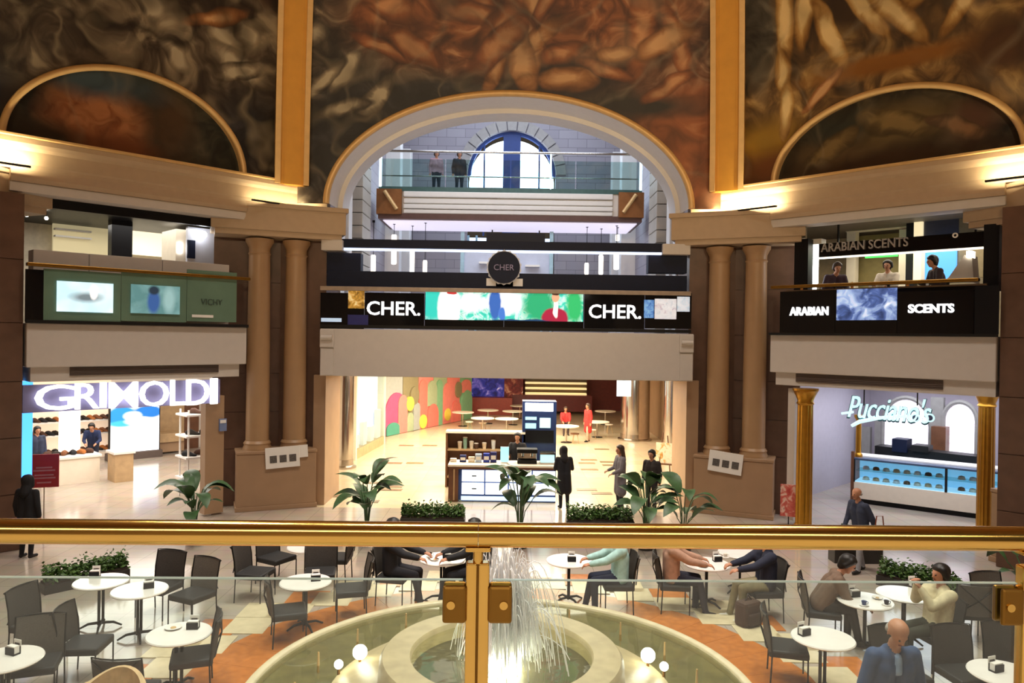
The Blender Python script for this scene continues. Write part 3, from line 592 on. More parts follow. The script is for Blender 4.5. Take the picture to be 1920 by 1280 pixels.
rown = ('top', 'middle', 'bottom'); cname = dict(zip(sc_, ('brown', 'very dark brown', 'chestnut', 'black', 'tan')))
for r_, z in enumerate(SZ):
    for k in range(12):
        if 4 <= k <= 5: continue
        c_ = sc_[(k*3+r_*2) % 5]; o = bpy.data.objects.new('shoe', smesh[c_]); COL.objects.link(o); fplace(o, 'L', u0+(u1-u0)*(k+.6)/12, 11.6, z+.002, R(-60+random.uniform(-15, 15)))
        tag(o, '%s shoe, %s from the left on the %s row of wall shelves' % (cname[c_], ORD[k if k < 4 else k-2], rown[r_]), 'shoe', 'shoes on the wall shelves')
# right display rack
t = fthing('display_rack', 'slim white display rack with stepped shelves by the shop entrance', 'rack', 'L')
u0, d0 = fd('L', 352, 935); 
for (du, dd) in ((0, 0), (.75, 0), (0, .6), (.75, .6)): box(u0+du-.02, u0+du+.02, d0+dd-.02, d0+dd+.02, 0, 2.5).build('upright', 'white', t)
for z in (.55, 1.15, 1.75, 2.35): box(u0-.1, u0+.85, d0-.1, d0+.7, z-.025, z+.025).build('rack_shelf', 'white', t)
for k, (z, uu, c_) in enumerate(((.577, .15, '#20180f'), (.577, .55, '#7a4a2a'), (1.177, .1, '#15161c'), (1.177, .45, '#4a2c1c'), (1.777, .2, '#20180f'), (1.777, .6, '#15161c'), (2.377, .3, '#4a2c1c'))):
    o = bpy.data.objects.new('shoe', smesh[c_]); COL.objects.link(o); fplace(o, 'L', u0+uu, d0+.2, z, R(-50)); tag(o, '%s shoe on the slim white rack, %s' % (cname[c_], ('lowest shelf left', 'lowest shelf right', 'second shelf left', 'second shelf right', 'third shelf left', 'third shelf right', 'top shelf')[k]), 'shoe', 'shoes on the rack')
a = fd('L', 140, 880, .85)
for k in range(6):
    c_ = sc_[k % 5]; o = bpy.data.objects.new('shoe', smesh[c_]); COL.objects.link(o); uu = fd('L', 110+k*17, 862, .85)
    fplace(o, 'L', uu[0], fd('L', 100, 912)[1]+.5, .852, R(30*k)); tag(o, '%s shoe on the white display table, %s from the left' % (cname[c_], ORD[k]), 'shoe', 'shoes on the display table')
o = fthing('stair_block', 'beige stepped bench at the back of the shoe shop', 'bench', 'L')
fbox('L', 300, 812, 345, 828, 11.0, .8).build('bench_top', 'oak', o); fbox('L', 300, 828, 345, 846, 11.1, .7).build('bench_body', 'stone', o)
t = fthing('wall_panel', 'brown wood wall panels at the back right of the shoe shop', 'panel', 'L'); fbox('L', 300, 755, 345, 812, 11.8, .1).build('board', 'oak', t); fbox('L', 345, 755, 372, 850, 11.85, .1).build('board', 'wood', t)
# small wall device
t = fthing('wall_terminal', 'small blue and white notice on the marble beside the shop entrance', 'notice', 'L'); fbox('L', 412, 785, 425, 808, .2, .05).build('case', pm('notice_blue', '#6f7fa6', .5), t); fbox('L', 413, 787, 424, 793, .19, .02).build('header', 'paper', t)

# --- upper left shop
for nm, mb, mt, lb in (('wall_upper_shop_left_back', box(-3.2, 6, 5.0, 5.2, 4.85, 8.1), pm('upper_beige', '#c9bda6', .6), 'beige back wall of the upper left shop'),
                       ('wall_upper_shop_left_side', box(-3.2, -3.0, .3, 5.0, 4.85, 8.1), pm('upper_grey', '#8d878b', .6), 'grey side wall of the upper left shop'),
                       ('ceiling_upper_shop_left', box(-3.2, 5, .9, 5, 7.62, 7.7), 'black', 'dark ceiling of the upper left shop'),
                       ('trim_upper_left', box(-2.7, 2.6, .55, .7, 7.45, 7.9), 'black', 'black fascia over the upper left shop')):
    fplace(struct(mb.build(nm, mt), lb), 'L')
t = fthing('shop_divider', 'black divider between the lit displays of the upper left shop', 'divider', 'L'); fbox('L', 210, 393, 248, 480, 2.6, .3).build('panel', 'black', t); fbox('L', 210, 394, 248, 402, 2.5, .1).build('header', 'dark', t)
t = fthing('light_box', 'glowing cream light box display in the upper left shop', 'light box', 'L'); fbox('L', 249, 404, 330, 480, 4.4, .1).build('lit_face', em('cream_glow', '#ffeecb', 1.25), t); fbox('L', 247, 398, 334, 404, 4.35, .2).build('top_frame', 'white', t)
t = fthing('display_wall', 'pale lit display wall with thin shelves in the upper left shop', 'display', 'L'); fbox('L', 100, 396, 209, 478, 4.6, .1).build('lit_face', em('beige_glow', '#cbbd93', .5), t)
for y in (415, 430, 443): fbox('L', 104, y, 172, y+3, 4.4, .2).build('shelf', 'white', t)
t = fthing('white_booth', 'white and grey booth with dark slot at the right of the upper left shop', 'booth', 'L')
fbox('L', 330, 430, 352, 492, 1.9, 1.0).build('side', 'warmwhite', t); fbox('L', 352, 428, 409, 495, 1.7, .12).build('front', pm('booth_grey', '#b9bac4', .5, var=.02), t); fbox('L', 352, 450, 366, 484, 1.66, .06).build('slot', 'navy', t); fbox('L', 334, 455, 342, 474, 1.85, .06).build('screen', 'ewhite', t)
t = fthing('lamp_spot', 'dazzling white spotlight head on the grey booth', 'lamp', 'L'); u, z = fl('L', 380, 440, 1.5); MB().sphere((u, 1.5, z), .11, 14, 10).build('bulb', em('dazzle', '#f4faff', 14), t, smooth=True); MB().tube([(u, 1.5, z), (u, 1.8, z+.1)], .03, 8).build('arm', 'white', t)
rail_t = fthing('track_light', 'row of small spotlights on a ceiling track over the cream light box', 'lamp', 'L')
u0, z0 = fl('L', 252, 391, 2.2); u1, z1 = fl('L', 372, 402, 2.2); MB().tube([(u0, 2.2, z0), (u1, 2.2, z0)], .025, 8).build('track', 'dark', rail_t)
for k in range(7):
    u = u0+(u1-u0)*(k+.5)/7; MB().tube([(u, 2.2, z0-.02), (u, 2.15, z0-.12)], .055, 10).build('spot_head', 'dark', rail_t, smooth=True); MB().sphere((u, 2.12, z0-.13), .045, 10, 6).build('spot_lens', em('lens', '#fff6e0', 9), rail_t)
for k, (px, py) in enumerate(((50, 403), (87, 409), (140, 399))):
    t = fthing('ceiling_spot', 'small ceiling spotlight over the grey wall, %s of three' % ('leftmost', 'middle', 'rightmost')[k], 'lamp', 'L'); u, z = fl('L', px, py, 2.5)
    MB().sphere((u, 2.5, z), .045, 10, 8).build('bulb', em('lens', '#fff6e0', 9), t); MB().tube([(u, 2.5, z), (u, 2.5, 7.62)], .012, 6).build('stem', 'dark', t)
# parapet counter
t = fthing('parapet_counter', 'long cream counter behind the green glass balustrade', 'counter', 'L')
for (a, b) in ((-2.1, -1.0), (-.99, .62), (.63, 2.3)): box(a, b, .3, .75, 4.86, 6.47).build('panel', 'plaster', t, bevel=.01)
# green glass balustrade
t = fthing('glass_balustrade', 'green glass balustrade with product screens above the shoe shop', 'balustrade', 'L')
gm = pm('green_opal_glass', '#66826e', .12, var=.10, scale=1.5)
for (a, b) in ((82, 226), (228, 349), (351, 443)): fbox('L', a, 508, b, 603, -.2, .03).build('pane', gm, t)
fbox('L', 48, 505, 81, 603, -.2, .03).build('end_pane', 'bglass', t)
box(-2.33, 2.62, -.27, -.10, 6.06, 6.14).build('handrail', 'brassd', t, bevel=.02); box(-2.33, 2.6, -.22, -.12, 4.85, 4.92).build('shoe', 'dark', t)
s1 = picture('product_screen_a', [(.3, '#dff4fb'), (.6, '#bfe6f4')], [(.02, .0, .28, .10, '#6f7f86', .5), (.16, .12, .08, .16, '#ffffff', .2)], scale=2, warp=.1, emit=.95)
s2 = picture('product_screen_b', [(.3, '#7fb0b4'), (.6, '#5f9296')], [(-.05, -.05, .14, .28, '#3a63a8', .25), (-.05, .22, .12, .10, '#26384a', .25), (.3, 0, .12, .3, '#9cc8cc', .4)], scale=2, warp=.1, emit=.55)
for (px0, py0, px1, py1, m_) in ((107, 529, 212, 585, s1), (246, 535, 337, 588, s2)):
    u0, za = fl('L', px0, py0, -.24); u1, zb = fl('L', px1, py1, -.24); u0b, zc = fl('L', px1, py0, -.24); _, zd = fl('L', px0, py1, -.24); zt = (za+zc)/2; zb = (zb+zd)/2
    so = box(-(u1-u0)/2, (u1-u0)/2, 0, .03, -(zt-zb)/2, (zt-zb)/2).build('product_screen', m_, t); so.location = ((u0+u1)/2, -.24, (zt+zb)/2)
letters('VICHY', 'L', 377, 417, 566, 11, -.22, 'lettering', pm('dark_print', '#3a4a40', .5), t, ext=.004)
fbox('L', 360, 590, 400, 595, -.22, .01).build('small_print', 'paper', t)

# ================================================================ CENTRAL BAY, upper level
t = fthing('led_balustrade', 'black glass balustrade with lit CHER letters and a picture screen over the central opening', 'balustrade', 'C')
for (a, b) in ((601, 682), (684, 795), (797, 944), (946, 1094), (1096, 1208), (1210, 1296)): fbox('C', a, 549, b, 616, -.06, .04).build('glass_pane', 'bglass', t)
fbox('C', 600, 541, 1296, 549, -.12, .14).build('handrail', pm('taupe_rail', '#9a8672', .4), t, bevel=.01); fbox('C', 600, 613, 1296, 619, -.1, .1).build('base_rail', 'dark', t)
letters('CHER.', 'C', 688, 788, 578, 26, -.07, 'letter', 'esign', t, offset=.012); letters('CHER.', 'C', 1104, 1202, 584, 26, -.07, 'letter', 'esign', t, offset=.012)
u0, zt = fl('C', 798, 546, -.08); u1, zb = fl('C', 1093, 603, -.08)
cw = (u1-u0); chh = zt-zb
scr = picture('led_picture', [(.3, '#0f9a8c'), (.45, '#3fc4b2'), (.55, '#bfe8e0'), (.7, '#15807a')], [(-1.9, .05, .35, .5, '#27b8ae', .3), (-1.50, -.05, .30, .6, '#ffffff', .10), (-1.42, .36, .14, .05, '#b32f32', .1), (-.9, .1, .35, .25, '#e8f6f4', .3), (.0, .1, .5, .32, '#f0f8ff', .2), (-.25, .05, .16, .42, '#2c5aa8', .15), (-.05, -.2, .1, .2, '#3a6cc0', .2), (.95, .05, .42, .5, '#1f9a6a', .3), (1.9, .05, .22, .5, '#27a862', .3), (1.38, -.3, .36, .30, '#97183a', .08), (1.40, -.02, .07, .26, '#f6ece6', .1), (1.39, .27, .10, .12, '#c89a7c', .08), (1.39, .37, .11, .06, '#3a221a', .1), (.3, -.40, 1.0, .06, '#123a64', .2)], scale=4.5, warp=.25, emit=1.0)
so = box(-cw/2, cw/2, 0, .02, -chh/2, chh/2).build('picture_screen', scr, t); so.location = ((u0+u1)/2, -.085, (zt+zb)/2)
def small_panel(par, fr, px0, py0, px1, py1, d, mat, name='picture_screen'):
    u0, za = fl(fr, px0, py0, d); u1, zb = fl(fr, px1, py1, d); _, zc = fl(fr, px1, py0, d); _, zd = fl(fr, px0, py1, d); zt = (za+zc)/2; zb = (zb+zd)/2
    so = box(-(u1-u0)/2, (u1-u0)/2, 0, .02, -(zt-zb)/2, (zt-zb)/2).build(name, mat, par); so.location = ((u0+u1)/2, d, (zt+zb)/2); return so
small_panel(t, 'C', 653, 545, 683, 578, -.08, picture('gold_reflection', [(.3, '#5a3d12'), (.5, '#b98a34'), (.7, '#f2dca0')], scale=6, warp=.3, emit=.6), 'gold_reflection')  # gold reflection in the black glass, painted as a glowing patch
small_panel(t, 'C', 1208, 562, 1226, 596, -.08, picture('blue_patch', [(.3, '#2a62b8'), (.6, '#7fb4ea')], scale=8, warp=.3, emit=.5), 'blue_patch')  # glowing blue and white patches on the right end pane
small_panel(t, 'C', 1228, 560, 1268, 598, -.08, picture('white_patch', [(.3, '#c6cfdd'), (.5, '#e9edf4'), (.7, '#b7a5b5')], scale=7, warp=.3, emit=.5), 'white_patch')
small_panel(t, 'C', 1270, 556, 1293, 584, -.08, picture('white_patch2', [(.3, '#b9cbe0'), (.6, '#e4ecf6')], scale=7, warp=.3, emit=.5), 'white_patch')
small_panel(t, 'C', 602, 596, 640, 603, -.08, em('pale_strip', '#b8d0ea', .6), 'pale_strip'); small_panel(t, 'C', 652, 590, 690, 612, -.08, pm('indigo', '#2a2d6e', .3), 'indigo_reflection')  # the indigo patch is a painted reflection in the black glass
# black counter with side cabinets, beam and round sign
t = fthing('shop_counter', 'long black counter behind the lit balustrade', 'counter', 'C')
fbox('C', 613, 512, 1288, 541, .35, .35).build('front', 'navy', t, bevel=.01)
for k, (a, b) in enumerate(((613, 676), (1216, 1288))): fbox('C', a, 474, b, 512, .36, .35).build('cabinet', 'navy', t, bevel=.01)
t = fthing('sign_beam', 'dark navy beam with a light strip under it across the arch', 'beam', 'C')
fbox('C', 640, 452, 1246, 468, .25, .35).build('beam_body', 'navy', t); fbox('C', 645, 469, 1242, 473, .28, .1).build('light_strip', em('strip_cool', '#cfe0ff', 2.2), t)
for (a, b, y) in ((602, 642, 449), (1243, 1295, 457)): fbox('C', a, y, b, y+20, .1, .9).build('end_block', 'plaster', t, bevel=.02)
t = fthing('round_sign', 'round dark navy sign reading CHER with a white starburst rim', 'sign', 'C'); u, z = fl('C', 945, 501, .12)
def disc(r, y0, y1, n=40): return MB().prism([(u+r*math.cos(2*PI*k/n), z+r*math.sin(2*PI*k/n)) for k in range(n)], y0, y1)
disc(.435, .10, .16).build('disc', 'navy', t); 
n = 36; MB().prism([(u+(.49 if k % 2 else .45)*math.cos(2*PI*k/n), z+(.49 if k % 2 else .45)*math.sin(2*PI*k/n)) for k in range(n)], .16, .2).build('starburst_rim', pm('rim_white', '#dfe4f2', .4), t)
fbox('C', 912, 522, 980, 536, .2, .1).build('bracket', 'white', t); fbox('C', 930, 514, 962, 536, .2, .16).build('foot', 'dark', t)
o = letters('CHER', 'C', 926, 964, 501, 11, .09, 'letter', pm('dim_letter', '#8f86a8', .5), t, ext=.01)
# shop interior seen above the counter: pale partition and pendant tubes
t = thing('pale_partition', 'pale blue-white partition with shelves behind the round sign', 'partition', (0, 0, 0)); 
def ybox(px0, py0, px1, py1, y, dep):
    a = aty(px0, py0, y); b = aty(px1, py1, y); return box(a.x, b.x, y, y+dep, b.z, a.z)
ybox(865, 472, 1035, 560, 27.5, .15).build('panel', pm('pale_blue_panel', '#c3cade', .5, var=.04), t); ybox(864, 434, 869, 560, 27.4, .1).build('post', pm('pale_blue_frame', '#9fc0cf', .4), t); ybox(1031, 434, 1036, 560, 27.4, .1).build('post', pm('pale_blue_frame', '#9fc0cf', .4), t)
ybox(985, 496, 1012, 500, 27.2, .3).build('shelf', 'white', t); ybox(898, 490, 915, 494, 27.2, .3).build('shelf', 'white', t)
for i, (px, y0, y1, w_) in enumerate(((700, 478, 512, 9), (739, 440, 496, 10), (773, 470, 512, 9), (797, 488, 512, 8), (1100, 493, 515, 8), (1127, 478, 515, 9), (1156, 470, 506, 10), (1158, 440, 452, 8))):
    YP = 27.5+.4*(i % 3); a = aty(px, y0, YP); b = aty(px, y1, YP); r_ = w_/2/51
    t = thing('pendant_lamp', 'glowing white tube pendant behind the black beam, %s from the left' % ORD[i], 'lamp', (a.x, a.y, 0), 0, 'tube pendants')
    MB().lathe([(0, b.z), (r_*.9, b.z+.02), (r_, b.z+.06), (r_, a.z-.04), (r_*.8, a.z), (0, a.z)], 14).build('tube', em('pendant_glow', '#fff3df', 3.0), t, smooth=True)
    MB().tube([(0, 0, a.z), (0, 0, 8.92)], .012, 6).build('cord', 'dark', t); MB().lathe([(0, 8.84), (.05, 8.84), (.05, 8.92), (0, 8.92)], 10).build('ceiling_cup', 'dark', t)
# glass bridge
YB = 27.0
t = thing('glass_bridge', 'glass-sided footbridge crossing the upper corridor', 'bridge', (0, YB, 0))
a = aty(702, 350, YB); b = aty(1208, 290, YB); zf = a.z; zr = b.z
def L0(mb, n, m_, **k): return mb.build(n, m_, t, **k)
L0(box(-4.75, 4.75, .05, 2.6, zf-.95, zf-.12), 'deck', 'white'); L0(box(-4.75, 4.75, -.02, .06, zf-.14, zf+.02), 'kerb', pm('green_edge', '#3f5f5c', .3))
for k, (z0, z1, y) in enumerate(((zf-.36, zf-.16, -.02), (zf-.58, zf-.40, .03), (zf-.78, zf-.62, -.01), (zf-.95, zf-.80, .02))): L0(box(-3.85, 3.7, y-.1, .06, z0, z1), 'fascia_band', 'white', bevel=.03)
for x in (-4.7, -2.35, 0, 2.35): L0(box(x+.02, x+2.33, -.01, .015, zf, zf+1.02), 'glass_panel', 'green')
L0(MB().tube([(-4.75, 0, zr), (4.75, 0, zr)], .045, 10), 'handrail', 'chrome', smooth=True); L0(MB().tube([(-4.75, .05, zf+.42), (4.75, .05, zf+.42)], .025, 8), 'midrail', 'chrome', smooth=True)
for x in (-4.7, 4.7): L0(MB().tube([(x, 0, zf), (x, 0, zr)], .05, 8), 'lit_post', em('post_glow', '#d8f4ff', 2.0))
L0(MB().tube([(1.45, 0, zf), (1.45, 0, zr)], .03, 8), 'post', em('post_glow', '#d8f4ff', 2.0))
L0(box(-4.75, 4.75, -.1, 2.6, zf-1.16, zf-.96), 'brown_edge', pm('plum_edge', '#5a3c3a', .4)); L0(box(-4.6, 4.6, .1, 2.6, zf-1.2, zf-1.17), 'soffit', em('soffit_glow', '#e9e2f6', .8))
for sx in (-1, 1):
    L0(box(min(sx*3.9, sx*4.8), max(sx*3.9, sx*4.8), -.2, .1, zf-1.0, zf-.1), 'bronze_panel', pm('bronze', '#8f5f38', .35, .4)); L0(MB().tube([(sx*4.5, -.28, zf-.2), (sx*4.05, -.3, zf-.85)], .07, 8), 'bracket_arm', 'goldtrim', smooth=True)
L0(box(-2.0, 2.0, 2.4, 2.6, zf-1.75, zf-1.2), 'dark_board', 'navy') if False else None
t2 = thing('notice_board', 'black notice board hanging under the bridge', 'board', (0, 29.0, 0)); a = aty(912, 436, 29.0); b = aty(1022, 449, 29.0); box(a.x, b.x, 0, .1, b.z-.3, a.z).build('panel', 'black', t2); box(a.x+.2, a.x+.25, .03, .07, a.z, zf-1.2).build('hanger', 'dark', t2); box(b.x-.25, b.x-.2, .03, .07, a.z, zf-1.2).build('hanger', 'dark', t2)

# ================================================================ CENTRAL BAY, ground corridor
# chrome columns
def chrome_col(px, py, dia, label, top=3.62):
    p = atz(px, py, 0); t = thing('steel_column', label, 'column', (p.x, p.y, 0))
    r_ = dia/2; MB().lathe([(r_, .3), (r_, top)], 32).build('shaft', 'chrome', t, smooth=True); MB().lathe([(r_+.12, 0), (r_+.12, .06), (r_+.02, .1), (r_+.01, .3), (r_, .3)], 32).build('base_ring', 'chrome', t, smooth=True)
chrome_col(645, 876, .62, 'slim mirror-steel column by the left shop window'); chrome_col(1190, 824, 1.35, 'thick mirror-steel column at the right of the corridor'); chrome_col(1262, 855, .8, 'mirror-steel column at the far right by the easel')
# left shop window
p0 = atz(664, 862, 0); p1 = atz(718, 832, 0); dv = p1-p0; L_ = dv.length; an = math.atan2(dv.y, dv.x)
t = thing('shop_window', 'white shop window display along the left of the corridor', 'window', (p0.x, p0.y, 0), an)
box(0, L_, -.05, .3, 0, .35).build('sill', 'oak', t); box(0, L_, .25, .3, .35, 3.5).build('display_back', em('display_glow', '#e6e6f4', .55), t); box(0, L_, -.03, -.01, .35, 3.5).build('pane', 'shopglass', t)
for x in (0, L_): box(x-.06, x+.06, -.08, .3, 0, 3.55).build('frame', 'warmwhite', t)
for k in range(4):
    box(L_*(k+.3)/4, L_*(k+.75)/4, .05, .2, .35, .35+(.5, .9, .6, 1.2)[k]).build('white_goods', 'paper', t)
# colourful hoarding
p0 = atz(722, 818, 0); p1 = atz(884, 784, 0); dv = p1-p0; L_ = dv.length; an = math.atan2(dv.y, dv.x)
t = thing('painted_hoarding', 'bright hoarding of pink, green and yellow cactus shapes along the corridor', 'hoarding', (p0.x, p0.y, 0), an)
HC = {'pink': '#d4557f', 'coral': '#f08a80', 'sage': '#a9b894', 'grn': '#86b98f', 'yel': '#f6d95a', 'olive': '#8d8463', 'teal': '#4f9c86', 'grey': '#a7adab', 'sal': '#ef7f72', 'cream': '#e8d8b8'}
def hm(c): return pm('hoarding_'+c, HC[c], .6, var=.05)
nb = 6
for k in range(nb): box(L_*k/nb+.02, L_*(k+1)/nb-.02, 0, .1, 0, 3.4).build('board', hm(('grey', 'olive', 'coral', 'sage', 'coral', 'grn')[k]), t)
def px2u(px):   # along the hoarding from a column of the photograph (floor line runs from 722 to 884)
    r_ = ray(px, 800); # intersect vertical plane
    nx, ny = -math.sin(an), math.cos(an); tt = ((p0.x-CAM.x)*nx+(p0.y-CAM.y)*ny)/(r_.x*nx+r_.y*ny); q = CAM+r_*tt; return (q.x-p0.x)*math.cos(an)+(q.y-p0.y)*math.sin(an), q
def hz(px, py):
    r_ = ray(px, py); nx, ny = -math.sin(an), math.cos(an); tt = ((p0.x-CAM.x)*nx+(p0.y-CAM.y)*ny)/(r_.x*nx+r_.y*ny); q = CAM+r_*tt; return (q.x-p0.x)*math.cos(an)+(q.y-p0.y)*math.sin(an), q.z
def pill(px0, py0, px1, py1, c, y, round_both=False):
    u0, zt = hz(px0, py0); u1, _ = hz(px1, py0); zb = max(.02, hz((px0+px1)/2, py1)[1]); r_ = (u1-u0)/2; cx = (u0+u1)/2; ry = min(r_, (zt-zb)/2)
    pts = [(cx+r_*math.cos(PI*k/12), zt-ry+ry*math.sin(PI*k/12)) for k in range(13)]
    pts += [(cx-r_*math.cos(PI*k/12), zb+ry-ry*math.sin(PI*k/12)) for k in range(13)] if round_both else [(u0, zb), (u1, zb)]
    MB().prism(pts, y-.03, 0).build('cactus_shape', hm(c), t)
pill(722, 738, 762, 822, 'pink', -.02); pill(745, 741, 762, 822, 'coral', -.05); pill(722, 794, 746, 822, 'teal', -.08); pill(760, 744, 774, 770, 'yel', -.06, True); pill(762, 774, 774, 815, 'sage', -.03); pill(768, 725, 784, 758, 'olive', -.05, True)
pill(774, 755, 786, 812, 'grey', -.04); pill(785, 712, 800, 806, 'sal', -.03); pill(784, 778, 798, 804, 'yel', -.07, True); pill(800, 714, 818, 760, 'sage', -.04); pill(800, 758, 820, 804, 'sal', -.06); pill(818, 712, 828, 800, 'grn', -.05); pill(831, 718, 846, 795, 'coral', -.05); pill(831, 766, 842, 788, 'yel', -.09, True)
pill(845, 752, 862, 794, 'sal', -.07); pill(853, 716, 864, 745, 'olive', -.06, True); pill(864, 712, 882, 735, 'coral', -.04); pill(864, 732, 883, 786, 'grn', -.07)
# far shop front: dark red counter, menu screens, shelves
t = thing('food_counter', 'dark red food counter with menu screens at the end of the corridor', 'counter', (0, 46, 0))
def yb(px0, py0, px1, py1, y, dep, n, m_):
    a = aty(px0, py0, y); b = aty(px1, py1, y); o = box(-(b.x-a.x)/2, (b.x-a.x)/2, 0, dep, -(a.z-b.z)/2, (a.z-b.z)/2).build(n, m_, t); o.location = ((a.x+b.x)/2, y-46, (a.z+b.z)/2); return o
yb(884, 745, 960, 792, 45.0, 1, 'counter_front', pm('red_front', '#a03a26', .4)); yb(960, 740, 1110, 772, 46, .8, 'counter_front', pm('deep_red', '#6b1d1a', .4))
yb(884, 708, 945, 747, 46, .1, 'menu_screen', picture('menu_screen_a', [(.3, '#1a1440'), (.5, '#2a2f8a'), (.62, '#6d5fb0'), (.74, '#e8d8ec')], scale=2.2, warp=.6, emit=.5)); yb(946, 708, 980, 760, 46.1, .1, 'menu_screen', picture('menu_screen_b', [(.3, '#3a1216'), (.5, '#7a2c26'), (.62, '#b97a58'), (.74, '#ecd8c0')], scale=2.5, warp=.6, emit=.3))
for y in (716, 726, 736): yb(985, y, 1100, y+5, 46.2, .5, 'lit_shelf', em('shelf_glow', '#f0d69a', .9))
yb(985, 708, 1100, 742, 46.8, .1, 'shelf_back', pm('umber', '#4a3a28', .6))
# food-court tables
def small_table(px, py, w_, label, h=.75):
    p = atz(px, py, h); t = thing('food_court_table', label, 'table', (p.x, p.y, 0), 0, 'food court tables')
    MB().lathe([(0, h-.04), (w_/2, h-.04), (w_/2, h), (0, h)], 20).build('table_top', 'warmwhite', t); MB().tube([(0, 0, .02), (0, 0, h-.04)], .04, 8).build('leg', 'chrome', t); MB().lathe([(0, 0), (.25, 0), (.25, .02), (0, .03)], 16).build('base', 'dark', t)
for k, (px, py, lb) in enumerate(((868, 772, 'pale food court table nearest the painted hoarding'), (915, 768, 'pale food court table second from the hoarding'), (905, 783, 'pale food court table just behind the kiosk shelf'), (962, 770, 'pale food court table left of the kiosk tower'), (950, 784, 'pale food court table half hidden by the kiosk tower'), (1062, 798, 'pale food court table beside the person in red'), (1120, 790, 'pale food court table right of the woman in red'), (1135, 770, 'pale food court table near the thick steel column'), (975, 760, 'far pale food court table before the red counter'))): small_table(px, py, 1.15, lb)
for k, (px, py, lb) in enumerate(((880, 790, 'small cream stool by the hoarding'), (905, 792, 'small cream stool behind the kiosk shelf'), (1078, 812, 'brown stool under the table by the kiosk tower'), (1142, 795, 'cream stool near the steel column'), (1110, 805, 'white stool beside the woman in red'))):
    p = atz(px, py, .45); t = thing('cafe_stool', lb, 'stool', (p.x, p.y, 0)); MB().lathe([(0, .41), (.19, .41), (.2, .45), (0, .46)], 14).build('seat', 'warmwhite' if k != 2 else 'wood', t)
    for q in range(3): an_ = q*2*PI/3; MB().tube([(.1*math.cos(an_), .1*math.sin(an_), .42), (.18*math.cos(an_), .18*math.sin(an_), 0)], .015, 6).build('leg', 'oak', t)
# hanging advert, easel, coat stand
t = thing('hanging_screen', 'pale lit screen hanging beside the thick steel column', 'screen', (0, 31, 0)); a = aty(1157, 713, 31); b = aty(1183, 743, 31); box(a.x, b.x, 0, .05, b.z, a.z).build('panel', em('pale_ad', '#d4f0fb', 1.5), t); box((a.x+b.x)/2-.02, (a.x+b.x)/2+.02, .01, .04, a.z, 3.62).build('hanger', 'chrome', t)
p = atz(1250, 893, 0); t = thing('menu_easel', 'menu board on a wooden easel at the right of the corridor', 'easel', (p.x, p.y, 0), R(-25))
box(-.38, .38, -.02, .02, .45, 1.15).build('menu_board', picture('menu_card', [(.3, '#e9d6b4'), (.5, '#f3e8d2'), (.62, '#d2a04a'), (.75, '#b5673a')], scale=4, warp=.3), t); 
for x in (-.3, .3): MB().tube([(x, -.05, 0), (x*.5, .05, 1.5)], .02, 6).build('leg', 'wood', t)
MB().tube([(0, .5, 0), (0, .05, 1.4)], .02, 6).build('back_leg', 'wood', t); box(-.4, .4, -.07, .03, .40, .45).build('ledge', 'wood', t)
p = atz(1280, 905, 0); t = thing('coat_stand', 'coat stand hung with dark brown coats by the right jamb', 'coat stand', (p.x, p.y, 0)); MB().tube([(0, 0, 0), (0, 0, 1.75)], .025, 8).build('pole', 'wood', t); MB().lathe([(0, 0), (.25, 0), (.22, .04), (0, .05)], 14).build('base', 'wood', t)
MB().lathe([(.05, 1.6), (.16, 1.5), (.20, 1.2), (.22, .65), (.1, .6)], 12).build('coat', cloth('#3a2418'), t, loc=(.12, 0, 0), smooth=True); MB().lathe([(.05, 1.55), (.14, 1.45), (.17, 1.1), (.16, .75), (.08, .7)], 12).build('coat', cloth('#5a3c28'), t, loc=(-.12, -.05, 0), smooth=True); MB().sphere((-.02, -.1, 1.68), .12, 12, 8, (1, 1, .6)).build('hat', cloth('#c8b8b0'), t, smooth=True)
# ---- coffee kiosk
kp = atz(845, 938, 0); kq = atz(1042, 945, 0); KY = (kp.y+kq.y)/2; KX0, KX1 = kp.x, kq.x; KZ = 1.05
t = thing('coffee_kiosk_counter', 'blue coffee kiosk counter with lit white drawer panels', 'counter', (0, KY, 0))
box(KX0, KX1, .04, .75, .0, KZ-.05).build('carcass', pm('kiosk_blue', '#2a4578', .35, var=.06), t); box(KX0-.08, KX1+.06, -.06, .85, KZ-.05, KZ+.01).build('worktop', 'warmwhite', t, bevel=.01); box(KX0-.06, KX1+.04, -.05, .0, KZ-.11, KZ-.05).build('edge', 'wood', t)
box(KX0-.06, KX0+.22, -.03, .8, 0, KZ-.1).build('end_panel', 'wood', t); box(KX0+.08, KX0+.12, -.05, -.03, .05, KZ-.12).build('strip', 'oak', t)
x0 = KX0+.3; wdt = (KX1-x0)/4
for r_ in range(2):
    for k in range(4):
        d_ = box(x0+wdt*k+.02, x0+wdt*(k+1)-.02, .0, .05, .22+r_*.36, .54+r_*.36).build('drawer_panel', em('drawer_glow', '#eef6ff', 1.6), t)
        if k == 0: box(x0+wdt*k+wdt*.45, x0+wdt*k+wdt*.65, -.01, .005, .36+r_*.36, .40+r_*.36).build('drawer_mark', pm('mark_grey', '#7c8894', .5), d_)
box(x0, KX1, .02, .06, .04, .16).build('kick_light', em('kick_glow', '#cfe6ff', .9), t)
SY = KY+2.0
a = aty(836, 808, SY); b = aty(985, 808, SY)
t = thing('kiosk_back_shelf', 'brown kiosk back shelf with a pale top', 'shelf', (0, SY, 0)); zt = a.z
